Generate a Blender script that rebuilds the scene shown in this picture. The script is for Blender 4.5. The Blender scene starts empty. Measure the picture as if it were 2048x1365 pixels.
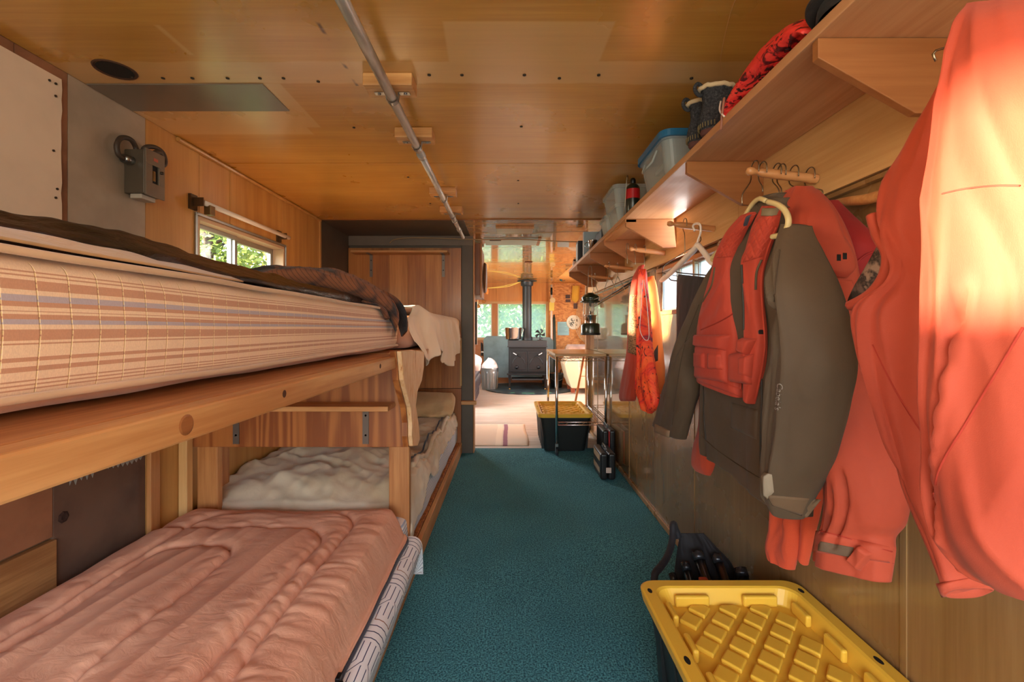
import bpy, bmesh, math, random
import numpy as np
from mathutils import Vector, Matrix, noise
from mathutils.bvhtree import BVHTree
C = bpy.context.scene.collection
PI = math.pi
random.seed(7)
SC = bpy.context.scene
# ------------------------------------------------------------------ camera
F, VX, VY, CH = 910.0, 1019.0, 658.0, 1.145      # focal length in px, horizon point, camera height
cam = bpy.data.cameras.new('camera'); camo = bpy.data.objects.new('camera', cam); C.objects.link(camo)
cam.sensor_width = 36; cam.lens = 36*F/2048; cam.clip_start = .02; cam.clip_end = 200
cam.shift_x = (1024-VX)/2048; cam.shift_y = -(682.5-VY)/2048
camo.location = (0, 0, CH); camo.rotation_euler = (PI/2, 0, 0)
SC.camera = camo
# ------------------------------------------------------------------ view, sky, sun, fill and window lamps
vs = SC.view_settings
vs.view_transform = 'Standard'; vs.look = 'None'; vs.gamma = 1; vs.use_curve_mapping = False
vs.exposure = 0.85
SC.cycles.use_denoising = True
SC.cycles.max_bounces = 8; SC.cycles.diffuse_bounces = 5; SC.cycles.glossy_bounces = 4
SC.cycles.transmission_bounces = 8; SC.cycles.transparent_max_bounces = 12
SC.cycles.sample_clamp_indirect = 6
w = bpy.data.worlds.new('sky'); SC.world = w; w.use_nodes = True
nt = w.node_tree
sky = nt.nodes.new('ShaderNodeTexSky'); sky.sky_type = 'NISHITA'; sky.sun_disc = False
sky.sun_elevation = math.radians(28); sky.sun_rotation = math.radians(-100); sky.air_density = 1.2; sky.dust_density = 2.0
nt.links.new(sky.outputs[0], nt.nodes['Background'].inputs[0]); nt.nodes['Background'].inputs[1].default_value = .85
def sun(direction, strength, col, ang):
    l = bpy.data.lights.new('sun', 'SUN'); l.energy = strength; l.color = col; l.angle = math.radians(ang)
    o = bpy.data.objects.new('sun', l); C.objects.link(o)
    o.rotation_euler = Vector(direction).to_track_quat('-Z', 'Y').to_euler()
sun((2.0, -.03, -.25), 26.0, (1, .82, .58), 2.5)
def area(name, loc, direction, sx, sy, power, col=(1, 1, 1)):
    l = bpy.data.lights.new(name, 'AREA'); l.shape = 'RECTANGLE'; l.size = sx; l.size_y = sy; l.energy = power; l.color = col
    o = bpy.data.objects.new(name, l); C.objects.link(o); o.location = loc
    o.rotation_euler = Vector(direction).to_track_quat('-Z', 'Z' if abs(direction[2]) < .9 else 'Y').to_euler()
# added fill lamps behind the camera and at unseen sides of the far room
area('rear_fill', (-.2, -1.35, 1.15), (0, 1, -.05), 1.9, 1.5, 22, (1, .95, .89))
area('far_left_fill', (-1.40, 6.7, 1.35), (1, 0, -.15), 2.6, .9, 75, (1, .97, .92))
area('far_right_fill', (1.82, 7.6, 1.35), (-1, 0, -.15), 1.8, .9, 26, (1, .96, .88))
area('right_window_daylight', (.885, 2.30, 1.37), (-1, 0, -.1), 0.72, .22, 2, (1, .98, .95))

# ------------------------------------------------------------------ helpers
def P(px, py, Y): return Vector(((px-VX)*Y/F, Y, CH-(py-VY)*Y/F))
def PX(px, py, X):
    Y = X*F/(px-VX); return Vector((X, Y, CH-(py-VY)*Y/F))
def PZ(px, py, z):
    Y = (CH-z)*F/(py-VY); return Vector(((px-VX)*Y/F, Y, z))
def origin(o):
    v = Vector((0, 0, 0))
    while o is not None: v += o.location; o = o.parent
    return v
def setp(o, label=None, cat=None, group=None, kind=None):
    if label: o['label'] = label
    if cat: o['category'] = cat
    if group: o['group'] = group
    if kind: o['kind'] = kind
    return o
def thing(name, label, cat, loc=(0, 0, 0), group=None):
    o = bpy.data.objects.new(name, None); C.objects.link(o); o.location = loc; o.empty_display_size = .05
    return setp(o, label, cat, group)
class M:
    def __init__(s): s.v = []; s.f = []; s.uv = None
    def add(s, vs, fs):
        n = len(s.v); s.v += [tuple(a) for a in vs]; s.f += [tuple(i+n for i in q) for q in fs]; return s
    def box(s, x0, x1, y0, y1, z0, z1):
        return s.add([(x0,y0,z0),(x1,y0,z0),(x1,y1,z0),(x0,y1,z0),(x0,y0,z1),(x1,y0,z1),(x1,y1,z1),(x0,y1,z1)],
            [(3,2,1,0),(4,5,6,7),(0,1,5,4),(1,2,6,5),(2,3,7,6),(3,0,4,7)])
    def hexa(s, b, t):   # two quads of 4 points
        return s.add(list(b)+list(t), [(3,2,1,0),(4,5,6,7),(0,1,5,4),(1,2,6,5),(2,3,7,6),(3,0,4,7)])
    def prism(s, pts, d):   # polygon (3D points) extruded by vector d
        n = len(pts); d = Vector(d); a = [Vector(p) for p in pts]
        return s.add(a+[p+d for p in a], [tuple(range(n-1,-1,-1)), tuple(range(n, 2*n))]+[(i,(i+1)%n,n+(i+1)%n,n+i) for i in range(n)])
    def tube(s, pts, r, n=8, closed=False):
        pts = [Vector(p) for p in pts]; N = len(pts); rs = r if hasattr(r, '__len__') else [r]*N
        rings = []; up = None
        for i, p in enumerate(pts):
            a = pts[i-1] if (i > 0 or closed) else p; b = pts[(i+1) % N] if (i < N-1 or closed) else p
            t = (b-a).normalized() if (b-a).length > 1e-9 else Vector((0,0,1))
            if up is None: up = t.orthogonal().normalized()
            else:
                up = up - t*up.dot(t); up = up.normalized() if up.length > 1e-6 else t.orthogonal().normalized()
            q = t.cross(up)
            rings.append([p + (up*math.cos(2*PI*k/n)+q*math.sin(2*PI*k/n))*rs[i] for k in range(n)])
        vs = [v for g in rings for v in g]; fs = []
        for i in range(N if closed else N-1):
            j = (i+1) % N
            for k in range(n): fs.append((i*n+k, i*n+(k+1)%n, j*n+(k+1)%n, j*n+k))
        if not closed: fs += [tuple(range(n-1,-1,-1)), tuple((N-1)*n+k for k in range(n))]
        return s.add(vs, fs)
    def rod(s, a, b, r, n=10): return s.tube([a, b], r, n)
    def lathe(s, prof, c=(0,0,0), axis=(0,0,1), n=24, cap=True):   # prof: (r, h)
        ax = Vector(axis).normalized(); u = ax.orthogonal().normalized(); q = ax.cross(u); c = Vector(c)
        vs = [c+ax*h+(u*math.cos(2*PI*k/n)+q*math.sin(2*PI*k/n))*r for r, h in prof for k in range(n)]
        m = len(prof); fs = [(i*n+k, i*n+(k+1)%n, (i+1)*n+(k+1)%n, (i+1)*n+k) for i in range(m-1) for k in range(n)]
        if cap: fs += [tuple(range(n-1,-1,-1)), tuple((m-1)*n+k for k in range(n))]
        return s.add(vs, fs)
    def grid(s, fn, nu, nv, uv=None, closeu=False):
        n0 = len(s.v)
        for j in range(nv+1):
            for i in range(nu+(0 if closeu else 1)): s.v.append(tuple(fn(i/nu, j/nv)))
        w = nu if closeu else nu+1
        for j in range(nv):
            for i in range(nu):
                s.f.append((n0+j*w+i, n0+j*w+(i+1)%w, n0+(j+1)*w+(i+1)%w, n0+(j+1)*w+i))
        if uv: s.uv = (s.uv or [])+[uv(i/nu, j/nv) for j in range(nv+1) for i in range(nu+1)]
        return s
    def build(s, name, mat, parent=None, smooth=False, bevel=0, seg=2, sub=0, solid=0, label=None, kind=None, off=-1, recalc=False):
        org = origin(parent); me = bpy.data.meshes.new(name)
        vs = [(x-org.x, y-org.y, z-org.z) for x, y, z in s.v] if parent else s.v
        me.from_pydata(vs, [], s.f); me.materials.append(mat)
        if s.uv:
            ul = me.uv_layers.new(name='uv'); vi = np.empty(len(me.loops), dtype=np.int32); me.loops.foreach_get('vertex_index', vi)
            a = np.array(s.uv, dtype=np.float32)[vi]; ul.data.foreach_set('uv', a.ravel())
        if recalc:
            b = bmesh.new(); b.from_mesh(me); bmesh.ops.recalc_face_normals(b, faces=b.faces); b.to_mesh(me); b.free()
        o = bpy.data.objects.new(name, me); C.objects.link(o)
        if parent: o.parent = parent
        if smooth:
            for p in me.polygons: p.use_smooth = True
        if solid:
            m = o.modifiers.new('s', 'SOLIDIFY'); m.thickness = solid; m.offset = off
        if bevel:
            m = o.modifiers.new('b', 'BEVEL'); m.width = bevel; m.segments = seg; m.limit_method = 'ANGLE'; m.angle_limit = math.radians(40)
        if sub:
            m = o.modifiers.new('u', 'SUBSURF'); m.levels = sub; m.render_levels = sub
        return setp(o, label, kind=kind)
def box(name, x0, x1, y0, y1, z0, z1, mat, parent=None, bevel=.003, **k):
    return M().box(x0, x1, y0, y1, z0, z1).build(name, mat, parent, bevel=bevel, **k)
def copy_tree(o, parent=None, delta=(0, 0, 0)):
    c = o.copy(); C.objects.link(c); c.parent = parent
    if parent is None: c.location = Vector(o.location)+Vector(delta)
    for ch in list(o.children): copy_tree(ch, c)
    return c
def cr(pts, n):   # Catmull-Rom resample of a list of tuples to n rows
    a = np.array(pts, dtype=float); m = len(a); out = []
    for k in range(n):
        t = k/(n-1)*(m-1); i = min(int(t), m-2); f = t-i
        p0, p1, p2, p3 = a[max(i-1,0)], a[i], a[i+1], a[min(i+2,m-1)]
        out.append(.5*((2*p1)+(p2-p0)*f+(2*p0-5*p1+4*p2-p3)*f*f+(3*p1-p0-3*p2+p3)*f**3))
    return out
def curve(pts, n): return [Vector(p) for p in cr([tuple(p) for p in pts], n)]
def N3(x, y, z=0.): return noise.noise((x, y, z))
def sstep(a, b, x):
    t = min(1, max(0, (x-a)/(b-a))); return t*t*(3-2*t)

# ------------------------------------------------------------------ materials
def rgb(r, g, b):   # sRGB 0-255 to linear
    return tuple(((c/255)/12.92 if c/255 <= .04045 else ((c/255+.055)/1.055)**2.4) for c in (r, g, b))+(1,)
class NT:
    def __init__(s, name):
        s.m = bpy.data.materials.new(name); s.m.use_nodes = True; s.t = s.m.node_tree; s.b = s.t.nodes['Principled BSDF']
    def n(s, ty, **k):
        q = s.t.nodes.new('ShaderNode'+ty)
        for a, b in k.items(): setattr(q, a, b)
        return q
    def l(s, a, b): s.t.links.new(a, b)
    def val(s, sock, v):
        if hasattr(v, 'is_output') or isinstance(v, bpy.types.NodeSocket): s.l(v, sock)
        else: sock.default_value = v
    def math(s, op, a, b=0., c=None, clamp=False):
        q = s.n('Math', operation=op, use_clamp=clamp); s.val(q.inputs[0], a); s.val(q.inputs[1], b)
        if c is not None: s.val(q.inputs[2], c)
        return q.outputs[0]
    def mix(s, f, a, b, mode='MIX'):
        q = s.n('MixRGB', blend_type=mode); s.val(q.inputs[0], f); s.val(q.inputs[1], a); s.val(q.inputs[2], b); return q.outputs[0]
    def co(s, kind='Object'): return s.n('TexCoord').outputs[kind] if kind != 'World' else s.n('NewGeometry').outputs['Position']
    def map(s, vec, scale=(1,1,1), loc=(0,0,0), rot=(0,0,0)):
        q = s.n('Mapping'); s.l(vec, q.inputs[0]); q.inputs[3].default_value = scale; q.inputs[1].default_value = loc; q.inputs[2].default_value = rot
        return q.outputs[0]
    def noise(s, vec, scale=5, detail=4, rough=.55, dist=0):
        q = s.n('TexNoise'); s.l(vec, q.inputs['Vector']); q.inputs['Scale'].default_value = scale; q.inputs['Detail'].default_value = detail
        q.inputs['Roughness'].default_value = rough; q.inputs['Distortion'].default_value = dist; return q.outputs[0]
    def ramp(s, f, stops):
        q = s.n('ValToRGB'); s.l(f, q.inputs[0]); e = q.color_ramp.elements
        for i, (p, c) in enumerate(stops):
            if i > 1: e.new(p)
            e[i].position = p; e[i].color = c if len(c) == 4 else (*c, 1)
        return q.outputs[0]
    def rng(s, f, a, b, c, d):
        q = s.n('MapRange', interpolation_type='SMOOTHSTEP'); s.val(q.inputs[0], f)
        for i, v in enumerate((a, b, c, d)): q.inputs[i+1].default_value = v
        return q.outputs[0]
    def bump(s, h, strength=.3, dist=.002):
        q = s.n('Bump'); q.inputs['Strength'].default_value = strength; q.inputs['Distance'].default_value = dist
        s.l(h, q.inputs['Height']); s.l(q.outputs[0], s.b.inputs['Normal']); return q
    def set(s, **k):
        for a, v in k.items(): s.val(s.b.inputs[a.replace('_', ' ')], v)
        return s
    def sep(s, vec): q = s.n('SeparateXYZ'); s.l(vec, q.inputs[0]); return q.outputs
    def comb(s, x, y, z=0.): q = s.n('CombineXYZ'); s.val(q.inputs[0], x); s.val(q.inputs[1], y); s.val(q.inputs[2], z); return q.outputs[0]
    def inbox(s, x, y, x0, x1, y0, y1, soft=.004):
        def band(c, a, b): return s.math('SUBTRACT', (b-a)/2, s.math('ABSOLUTE', s.math('SUBTRACT', c, (a+b)/2)))
        d = s.math('MINIMUM', band(x, x0, x1), band(y, y0, y1)); return s.rng(d, -soft, soft, 0, 1)
def plain(name, col, rough=.5, metal=0., bumpy=0, bscale=200, var=0, coat=0, **k):
    t = NT(name); t.set(Base_Color=col, Roughness=rough, Metallic=metal)
    if coat: t.set(Coat_Weight=coat, Coat_Roughness=.15)
    v = t.co()
    if var:
        n = t.noise(v, 6, 5); t.l(t.mix(t.rng(n, .35, .7, 0, 1), col, tuple(c*(1-var) for c in col[:3])+(1,)), t.b.inputs['Base Color'])
    if bumpy: t.bump(t.noise(v, bscale, 3), bumpy, .001)
    for a, b in k.items(): t.val(t.b.inputs[a.replace('_', ' ')], b)
    return t.m
def wood(name, c1, c2, along='y', rough=.45, coat=0., scale=1., contrast=1., rings=0., knots=0., coords='World', extra=None, bump=.15, blotch=None, coatr=.12, bent=0., rw=.10):
    """c1 light, c2 dark; grain runs along the given axis"""
    t = NT(name); v = t.co(coords)
    st = {'x': (.10, 1, 1), 'y': (1, .10, 1), 'z': (1, 1, .10)}[along]
    g = t.noise(t.map(v, tuple(a*14*scale for a in st)), 1.0, 6, .6, 0)
    f = t.noise(t.map(v, tuple(a*90*scale*(.35 if a < 1 else 1) for a in st)), 1.0, 3, .6)
    big = t.noise(t.map(v, (1.3*scale,)*3), 1.0, 2)
    m = t.math('ADD', t.math('MULTIPLY', g, .62), t.math('MULTIPLY', f, .38))
    if rings:
        nz = t.noise(t.map(v, tuple(a*(.3 if a < 1 else .55)*rings for a in st)), 1.0, 2, .45)
        wv = t.math('MULTIPLY_ADD', t.math('SINE', t.math('MULTIPLY', nz, 75.)), .5, .5)
        m = t.math('ADD', t.math('MULTIPLY', m, 1-rw), t.math('MULTIPLY', wv, rw))
    k = .5-.2/contrast; h = .5+.2/contrast
    col = t.mix(t.rng(m, k, h, 0, 1), c2, c1)
    col = t.mix(t.math('MULTIPLY', t.rng(big, .35, .7, 0, 1), .35), col, c2 if blotch is None else blotch)
    if knots:
        vo = t.n('TexVoronoi'); t.l(t.map(v, tuple(a*(3.5 if a < 1 else 5)*knots*(3 if a < 1 else 1) for a in st)), vo.inputs[0]); vo.inputs['Scale'].default_value = 1
        d = t.math('ADD', vo.outputs['Distance'], t.math('MULTIPLY', t.noise(v, 40, 2), .06))
        col = t.mix(t.rng(d, .06, .13, 1, 0), col, tuple(x*.28 for x in c2[:3])+(1,))
    if extra: col = extra(t, v, col)
    t.set(Base_Color=col, Roughness=rough)
    rr = t.rng(t.noise(v, 3, 4), .3, .7, rough*.8, min(1, rough*1.2)); t.l(rr, t.b.inputs['Roughness'])
    if coat: t.set(Coat_Weight=coat, Coat_Roughness=coatr)
    h = m
    if bent: h = t.math('ADD', t.math('MULTIPLY', m, .008), t.math('MULTIPLY', t.noise(t.map(v, (2.0, 1.0, 2.0)), 1, 0), bent))
    b = t.bump(h, bump if not bent else .5, .002 if not bent else .012)
    if coat: t.l(b.outputs[0], t.b.inputs['Coat Normal'])
    return t.m
def fabric(name, col, col2=None, rough=.85, weave=900, wb=.25, sheen=.25, wr=0, nscale=3., coat=0):
    t = NT(name); v = t.co('Object'); n = t.noise(v, nscale, 5)
    c2 = col2 or tuple(c*.8 for c in col[:3])+(1,)
    c = t.mix(t.rng(n, .35, .7, 0, 1), col, c2); t.set(Base_Color=c, Roughness=rough, Sheen_Weight=sheen, Sheen_Roughness=.5)
    h = t.noise(v, weave, 2)
    if wr: h = t.math('ADD', t.math('MULTIPLY', h, .05), t.math('MULTIPLY', t.noise(t.map(v, (wr, wr, wr*.55)), 1, 3, .5, .8), 1))
    t.bump(h, wb, .0015 if not wr else .014)
    if coat: t.set(Coat_Weight=coat, Coat_Roughness=.35)
    return t.m
# ------------------------------------------------------------------ room: measurements in metres
XL, XR, H = -1.48, .89, 2.0
EY = 4.36   # end of carpet
steel = plain('steel', rgb(150, 150, 148), .32, 1, bumpy=.05)
chrome = plain('chrome', rgb(215, 215, 215), .12, 1)
darkhole = plain('dark', rgb(12, 10, 9), .7)
screwm = plain('screw', rgb(70, 60, 50), .45, .8)
def ceil_marks(t, v, col):
    p = t.sep(v); x, y = p[0], p[1]
    pale = rgb(220, 176, 118)
    nz = t.math('MULTIPLY', t.math('SUBTRACT', t.noise(v, 8, 3), .5), .03)
    yy = t.math('ADD', y, nz)
    a = t.inbox(x, yy, -1.6, 1.0, 1.455, 1.585, .006)
    b = t.inbox(t.math('ADD', x, t.math('MULTIPLY', y, .04)), t.math('ADD', y, 0.), -.135, .345, 1.265, 1.53, .005)
    c = t.inbox(x, y, -1.05, -.80, 1.585, 1.93, .004); d = t.inbox(x, y, -1.55, -.86, 1.76, 2.0, .004)
    e = t.inbox(x, y, -1.0, -.985, 1.28, 1.42, .005)
    k = t.math('MAXIMUM', t.math('MAXIMUM', a, b), t.math('MAXIMUM', t.math('MAXIMUM', c, d), e))
    col = t.mix(t.math('MULTIPLY', k, .6), col, pale)
    # dark drip marks by the pipe and a hole ring near the wall
    s = t.math('MULTIPLY', t.inbox(x, y, -.54, -.53, 1.25, 1.6, .004), t.rng(t.noise(v, 9, 2), .5, .6, 0, 1))
    return t.mix(t.math('MULTIPLY', s, .85), col, rgb(60, 32, 12))
ceilm = wood('varnished_plywood_ceiling', rgb(218, 162, 76), rgb(188, 130, 52), 'x', .32, .6, .8, .8, rings=0, extra=ceil_marks, bump=.05, coatr=.2, bent=.3)
ceilf = wood('glossy_plywood_ceiling', rgb(218, 162, 76), rgb(188, 130, 52), 'x', .25, 1., .8, .8, rings=0, bump=.05, coatr=.03, bent=.25)
plyL = wood('amber_plywood_wall', rgb(210, 160, 90), rgb(180, 126, 62), 'z', .42, .12, .8, .9, rings=4, bump=.05, blotch=rgb(156, 102, 48))
plyR = wood('brown_varnished_plywood_wall', rgb(158, 124, 82), rgb(128, 94, 56), 'z', .26, .7, .7, .9, rings=0, bump=.04, coatr=.10, bent=.2)
plyRf = wood('glossy_brown_plywood_wall', rgb(158, 124, 82), rgb(128, 94, 56), 'z', .2, 1., .7, .9, rings=0, bump=.04, coatr=.04, bent=.15)
def knotty(t, v, col): return col
birch = wood('knotty_birch_plywood', rgb(224, 186, 132), rgb(196, 150, 96), 'y', .5, .05, .9, 1.0, rings=3, knots=.8, bump=.06)
pine = wood('pine_lumber', rgb(222, 168, 108), rgb(186, 122, 66), 'y', .5, .05, 1.2, 1.1, rings=6, knots=.35, bump=.1)
pinez = wood('pine_stud', rgb(206, 146, 88), rgb(166, 104, 54), 'z', .5, .05, 1.2, 1.1, rings=6, bump=.1)
pinex = wood('pine_board', rgb(222, 170, 112), rgb(190, 128, 72), 'x', .5, .05, 1.2, 1.1, rings=6, bump=.1)
fir = wood('fir_plywood', rgb(194, 124, 64), rgb(140, 76, 34), 'z', .45, .15, 1.0, 1.2, rings=9, bump=.08, rw=.28)
hardb = fabric('hardboard', rgb(150, 100, 68), rgb(118, 76, 50), .8, 1500, .1, 0, nscale=5)
darkb = fabric('dark_hardboard', rgb(104, 78, 62), rgb(78, 56, 46), .7, 1500, .1, 0, nscale=4)
grayp = plain('gray_painted_plywood', rgb(168, 150, 130), .5, var=.18, bumpy=.04, bscale=60)
grayd = plain('dark_gray_painted_wall', rgb(92, 80, 68), .5, var=.15, bumpy=.04, bscale=60)
whitep = plain('white_painted_board', rgb(228, 205, 180), .45, var=.08, bumpy=.05, bscale=40)
slate = plain('gray_sheet_panel', rgb(112, 98, 84), .3, var=.1, coat=.25)
osbm = None
def osb(name):
    t = NT(name); v = t.co('World')
    vo = t.n('TexVoronoi'); t.l(t.map(v, (22, 40, 40)), vo.inputs[0]); vo.inputs['Scale'].default_value = 1
    r = t.n('SeparateColor'); t.l(vo.outputs['Color'], r.inputs[0])
    c = t.ramp(r.outputs[0], [(0, rgb(226, 160, 86)), (1, rgb(186, 112, 48))]); t.set(Base_Color=c, Roughness=.5); t.bump(r.outputs[0], .3, .002); return t.m
osbm = osb('osb_board')

# ---- floor
def carpet():
    t = NT('teal_carpet'); v = t.co('World'); n = t.noise(v, 150, 3, .75); b = t.noise(v, 1.6, 4)
    c = t.mix(t.rng(n, .36, .66, 0, 1), rgb(18, 74, 88), rgb(104, 188, 198))
    c = t.mix(t.math('MULTIPLY', t.rng(b, .3, .75, 0, 1), .3), c, rgb(26, 84, 96)); 
    f = t.rng(t.noise(v, 900, 1), .72, .78, 0, 1); c = t.mix(f, c, rgb(150, 180, 175))
    t.set(Base_Color=c, Roughness=1.); t.bump(n, 1., .008); return t.m
fl = M().box(XL-.1, 2.0, -1.45, 9.7, -.12, -.012).build('floor', plain('subfloor', rgb(120, 95, 70), .8), kind='structure')
g = M().grid(lambda u, v: (XL+u*(XR-XL), -1.45+v*(EY+1.45), .004*max(0, N3(u*3, v*9))), 40, 90)
g.build('carpet', carpet(), fl, solid=.012)
def greyboards(i):
    return wood('gray_floor_board', rgb(214, 206, 196), rgb(178, 166, 152), 'x', .42, .1, 1, 1, bump=.1)
gb = greyboards(0); y = EY; k = 0
proto = {}
while y < 9.68:
    w_ = .128
    me = M().box(XL, 1.98, y+.0015, y+w_-.0015, -.012, .0)
    me.build('floor_board', gb, fl, bevel=0); y += w_; k += 1
# ---- ceiling: flat plywood sheets, then the far sheets rising gently
yb = [-1.45, -.07, 1.14, 2.35, 3.55]
ce = M().box(XL-.08, XR+.08, -1.45, 4.78, H+.012, H+.1).build('ceiling', plain('roof', rgb(40, 24, 12), .8), kind='structure')
for a, b in zip(yb[:-1], yb[1:]):
    box('ceiling_panel', XL, XR, a+.004, b-.004, H, H+.012, ceilm, ce, bevel=.001)
box('ceiling_panel', -.36, XR, 3.5525, 4.765, H, H+.012, ceilf, ce, bevel=.001)
box('ceiling_panel', XL, -.362, 3.5525, 4.2, H, H+.012, grayd, ce, bevel=.001, label='dark gray painted panel')
farc = M().hexa([(XL-.08,4.78,H+.012),(2,4.78,H+.012),(2,9.7,H+.122),(XL-.08,9.7,H+.122)],[(XL-.08,4.78,H+.1),(2,4.78,H+.1),(2,9.7,H+.2),(XL-.08,9.7,H+.2)]).build('ceiling', plain('roof2', rgb(90, 70, 50), .8), kind='structure')
zc = lambda y: H+(y-4.77)*.0223
for a, b in ((4.77, 6.06), (6.06, 7.25), (7.25, 8.4), (8.4, 9.62)):
    M().hexa([(XL,a+.003,zc(a)),(1.0,a+.003,zc(a)),(1.0,b-.003,zc(b)),(XL,b-.003,zc(b))],[(XL,a+.003,zc(a)+.012),(1.0,a+.003,zc(a)+.012),(1.0,b-.003,zc(b)+.012),(XL,b-.003,zc(b)+.012)]).build('ceiling_panel', ceilf, farc)
M().hexa([(.885,5.06,zc(5)-.004),(1.95,5.06,zc(5)-.004),(1.95,9.6,zc(9.6)-.004),(.885,9.6,zc(9.6)-.004)],[(.885,5.06,zc(5)+.01),(1.95,5.06,zc(5)+.01),(1.95,9.6,zc(9.6)+.01),(.885,9.6,zc(9.6)+.01)]).build('ceiling_panel', osbm, farc, label='oriented strand board panel')
# grey sheet let into the ceiling by the left wall
box('ceiling_patch', XL+.005, -.86, 1.585, 1.78, H-.004, H+.001, slate, ce, bevel=.001, label='gray sheet patch')
box('seam_strip', XL, XR, 3.535, 3.56, H-.006, H, wood('strip', rgb(170,110,50), rgb(130,80,30), 'x', .4), ce, label='thin wood strip over the seam')
# round hole with a rusty rim in the ceiling near the left wall
hm = M(); hm.lathe([(.05,0),(.055,-.004),(.058,-.004),(.06,0)], (-1.30,1.50,H), n=24, cap=False); hm.build('hole_rim', plain('rust', rgb(70, 38, 18), .8), ce, smooth=True)
M().lathe([(.0,-.0015),(.05,-.0015)], (-1.30,1.50,H), cap=False).build('hole', darkhole, ce)
for (x, y) in [(-1.28,1.545),(-1.18,1.55),(-1.08,1.55),(-.96,1.55),(-.85,1.55),(-.77,1.55),(-.66,1.57),(-.27,1.53),(-.16,1.53),(.05,1.53),(.17,1.55),(.3,1.53),(.62,1.55),(-.66,1.93),(.05,1.92),(-.57,2.56),(.05,2.62),(.06,3.1),(-.54,3.1),(.12,4.0),(.13,4.4),(.12,5.4)]:
    M().lathe([(.006,0),(.006,-.003),(.002,-.004)], (x,y,H), n=8).build('screw', screwm, ce, smooth=True)
# ---- left wall with window opening (Y 2.17-2.97, z 1.27-1.665)
wl = M().box(XL-.1, XL-.012, -1.45, 4.3, -.1, 1.27).box(XL-.1, XL-.012, -1.45, 4.3, 1.665, H+.02)
wl.box(XL-.1, XL-.012, -1.45, -.5, 1.27, 1.665).box(XL-.1, XL-.012, .52, 2.17, 1.27, 1.665).box(XL-.1, XL-.012, 2.97, 4.3, 1.27, 1.665)
wl = wl.build('wall_left', plain('wallcore', rgb(110, 80, 55), .8), kind='structure')
def lp(name, y0, y1, z0, z1, mat, th=0., label=None):
    return box(name, XL-.012, XL+th, y0+.001, y1-.001, z0, z1, mat, wl, bevel=.001, label=label)
lp('wall_panel', -1.45, -.5, 0, H, plyL); lp('wall_panel', -.5, .52, 0, 1.27, plyL); lp('wall_panel', -.5, .52, 1.665, H, plyL); lp('wall_panel', .52, .92, 0, H, plyL)
lp('wall_panel', .92, 1.36, 1.34, H, hardb, 0, 'brown hardboard panel'); lp('wall_panel', 1.36, 1.525, 1.02, H, hardb, 0, 'brown hardboard strip'); lp('wall_panel', .92, 1.36, 1.02, 1.338, hardb)
# white painted board with ragged end
edge = [(1.496+.006*N3(i*1.7, 2.2), 1.42+i*(.545/16)) for i in range(17)]
pts = [(XL, .53, 1.965)]+[(XL, .2, 1.42)]+[(XL, y, z) for y, z in edge]
M().prism([(XL,.53,1.42)]+[(XL,y,z) for y,z in edge]+[(XL,.53,1.965)], (.008,0,0)).build('wall_panel', whitep, wl, label='white painted board with ragged edge', recalc=True)
for (y, z) in ((1.475,1.94),(1.475,1.90),(1.468,1.72),(1.48,1.60),(1.475,1.57),(1.455,1.94),(1.465,1.46)):
    M().lathe([(.004,0),(.004,.003),(.001,.004)], (XL+.008,y,z), (1,0,0), n=8).build('screw', screwm, wl)
lp('wall_panel', 1.525, 1.85, 1.02, H, grayp, 0, 'gray painted panel')
lp('wall_panel', 1.85, 2.17, 1.02, H, plyL); lp('wall_panel', 2.17, 2.42, 1.665, H, plyL); lp('wall_panel', 2.42, 2.97, 1.665, H, plyL)
lp('wall_panel', 2.17, 2.97, 1.02, 1.27, plyL); lp('wall_panel', 2.97, 3.56, 1.02, H, plyL); lp('wall_panel', 3.56, 4.3, 0, H, grayd, 0, 'dark gray painted panel')
lp('batten', 2.405, 2.43, 1.70, H, plyL, .004, 'thin plywood joint strip'); lp('batten', 3.535, 3.56, 1.1, H, plyL, .01)
# lower wall
lp('wall_panel', .92, 1.475, .47, 1.02, hardb, 0); lp('wall_panel', 1.475, 1.85, 0, 1.02, darkb, 0, 'dark brown hardboard panel')
box('wall_board', XL-.012, XL+.012, .3, 1.477, .06, .462, wood('raw_plank', rgb(182,136,84), rgb(138,94,52), 'y', .6, 0, 1.4, 1.3, rings=6), wl, label='raw plank')
lp('wall_panel', .92, 1.475, 0, .06, darkb); lp('wall_panel', 1.85, 3.56, 0, 1.02, plyL)
# gray paint smear with drips on the dark hardboard
rnd = random.Random(3); pp = [(1.53,.72)]
for i in range(15):
    yv = 1.53+i*.021; pp += [(yv, .625+.01*math.sin(i*.4)-rnd.random()*.03*(i<7)), (yv+.011, .64+.01*math.sin(i*.4))]
pp += [(1.84,.97),(1.84,1.0),(1.53,1.0)]
M().prism([(XL+.0005,y,z) for y,z in pp], (.0012,0,0)).build('paint_smear', plain('gray_paint', rgb(150,148,140), .5), wl, recalc=True)
tm = M(); tm.lathe([(.02,0),(.012,.004),(.004,.002)], (XL,1.51,.52), (1,0,0), n=7); tm.build('torn_knot', plain('torn', rgb(50,26,16), .9), wl)
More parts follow.
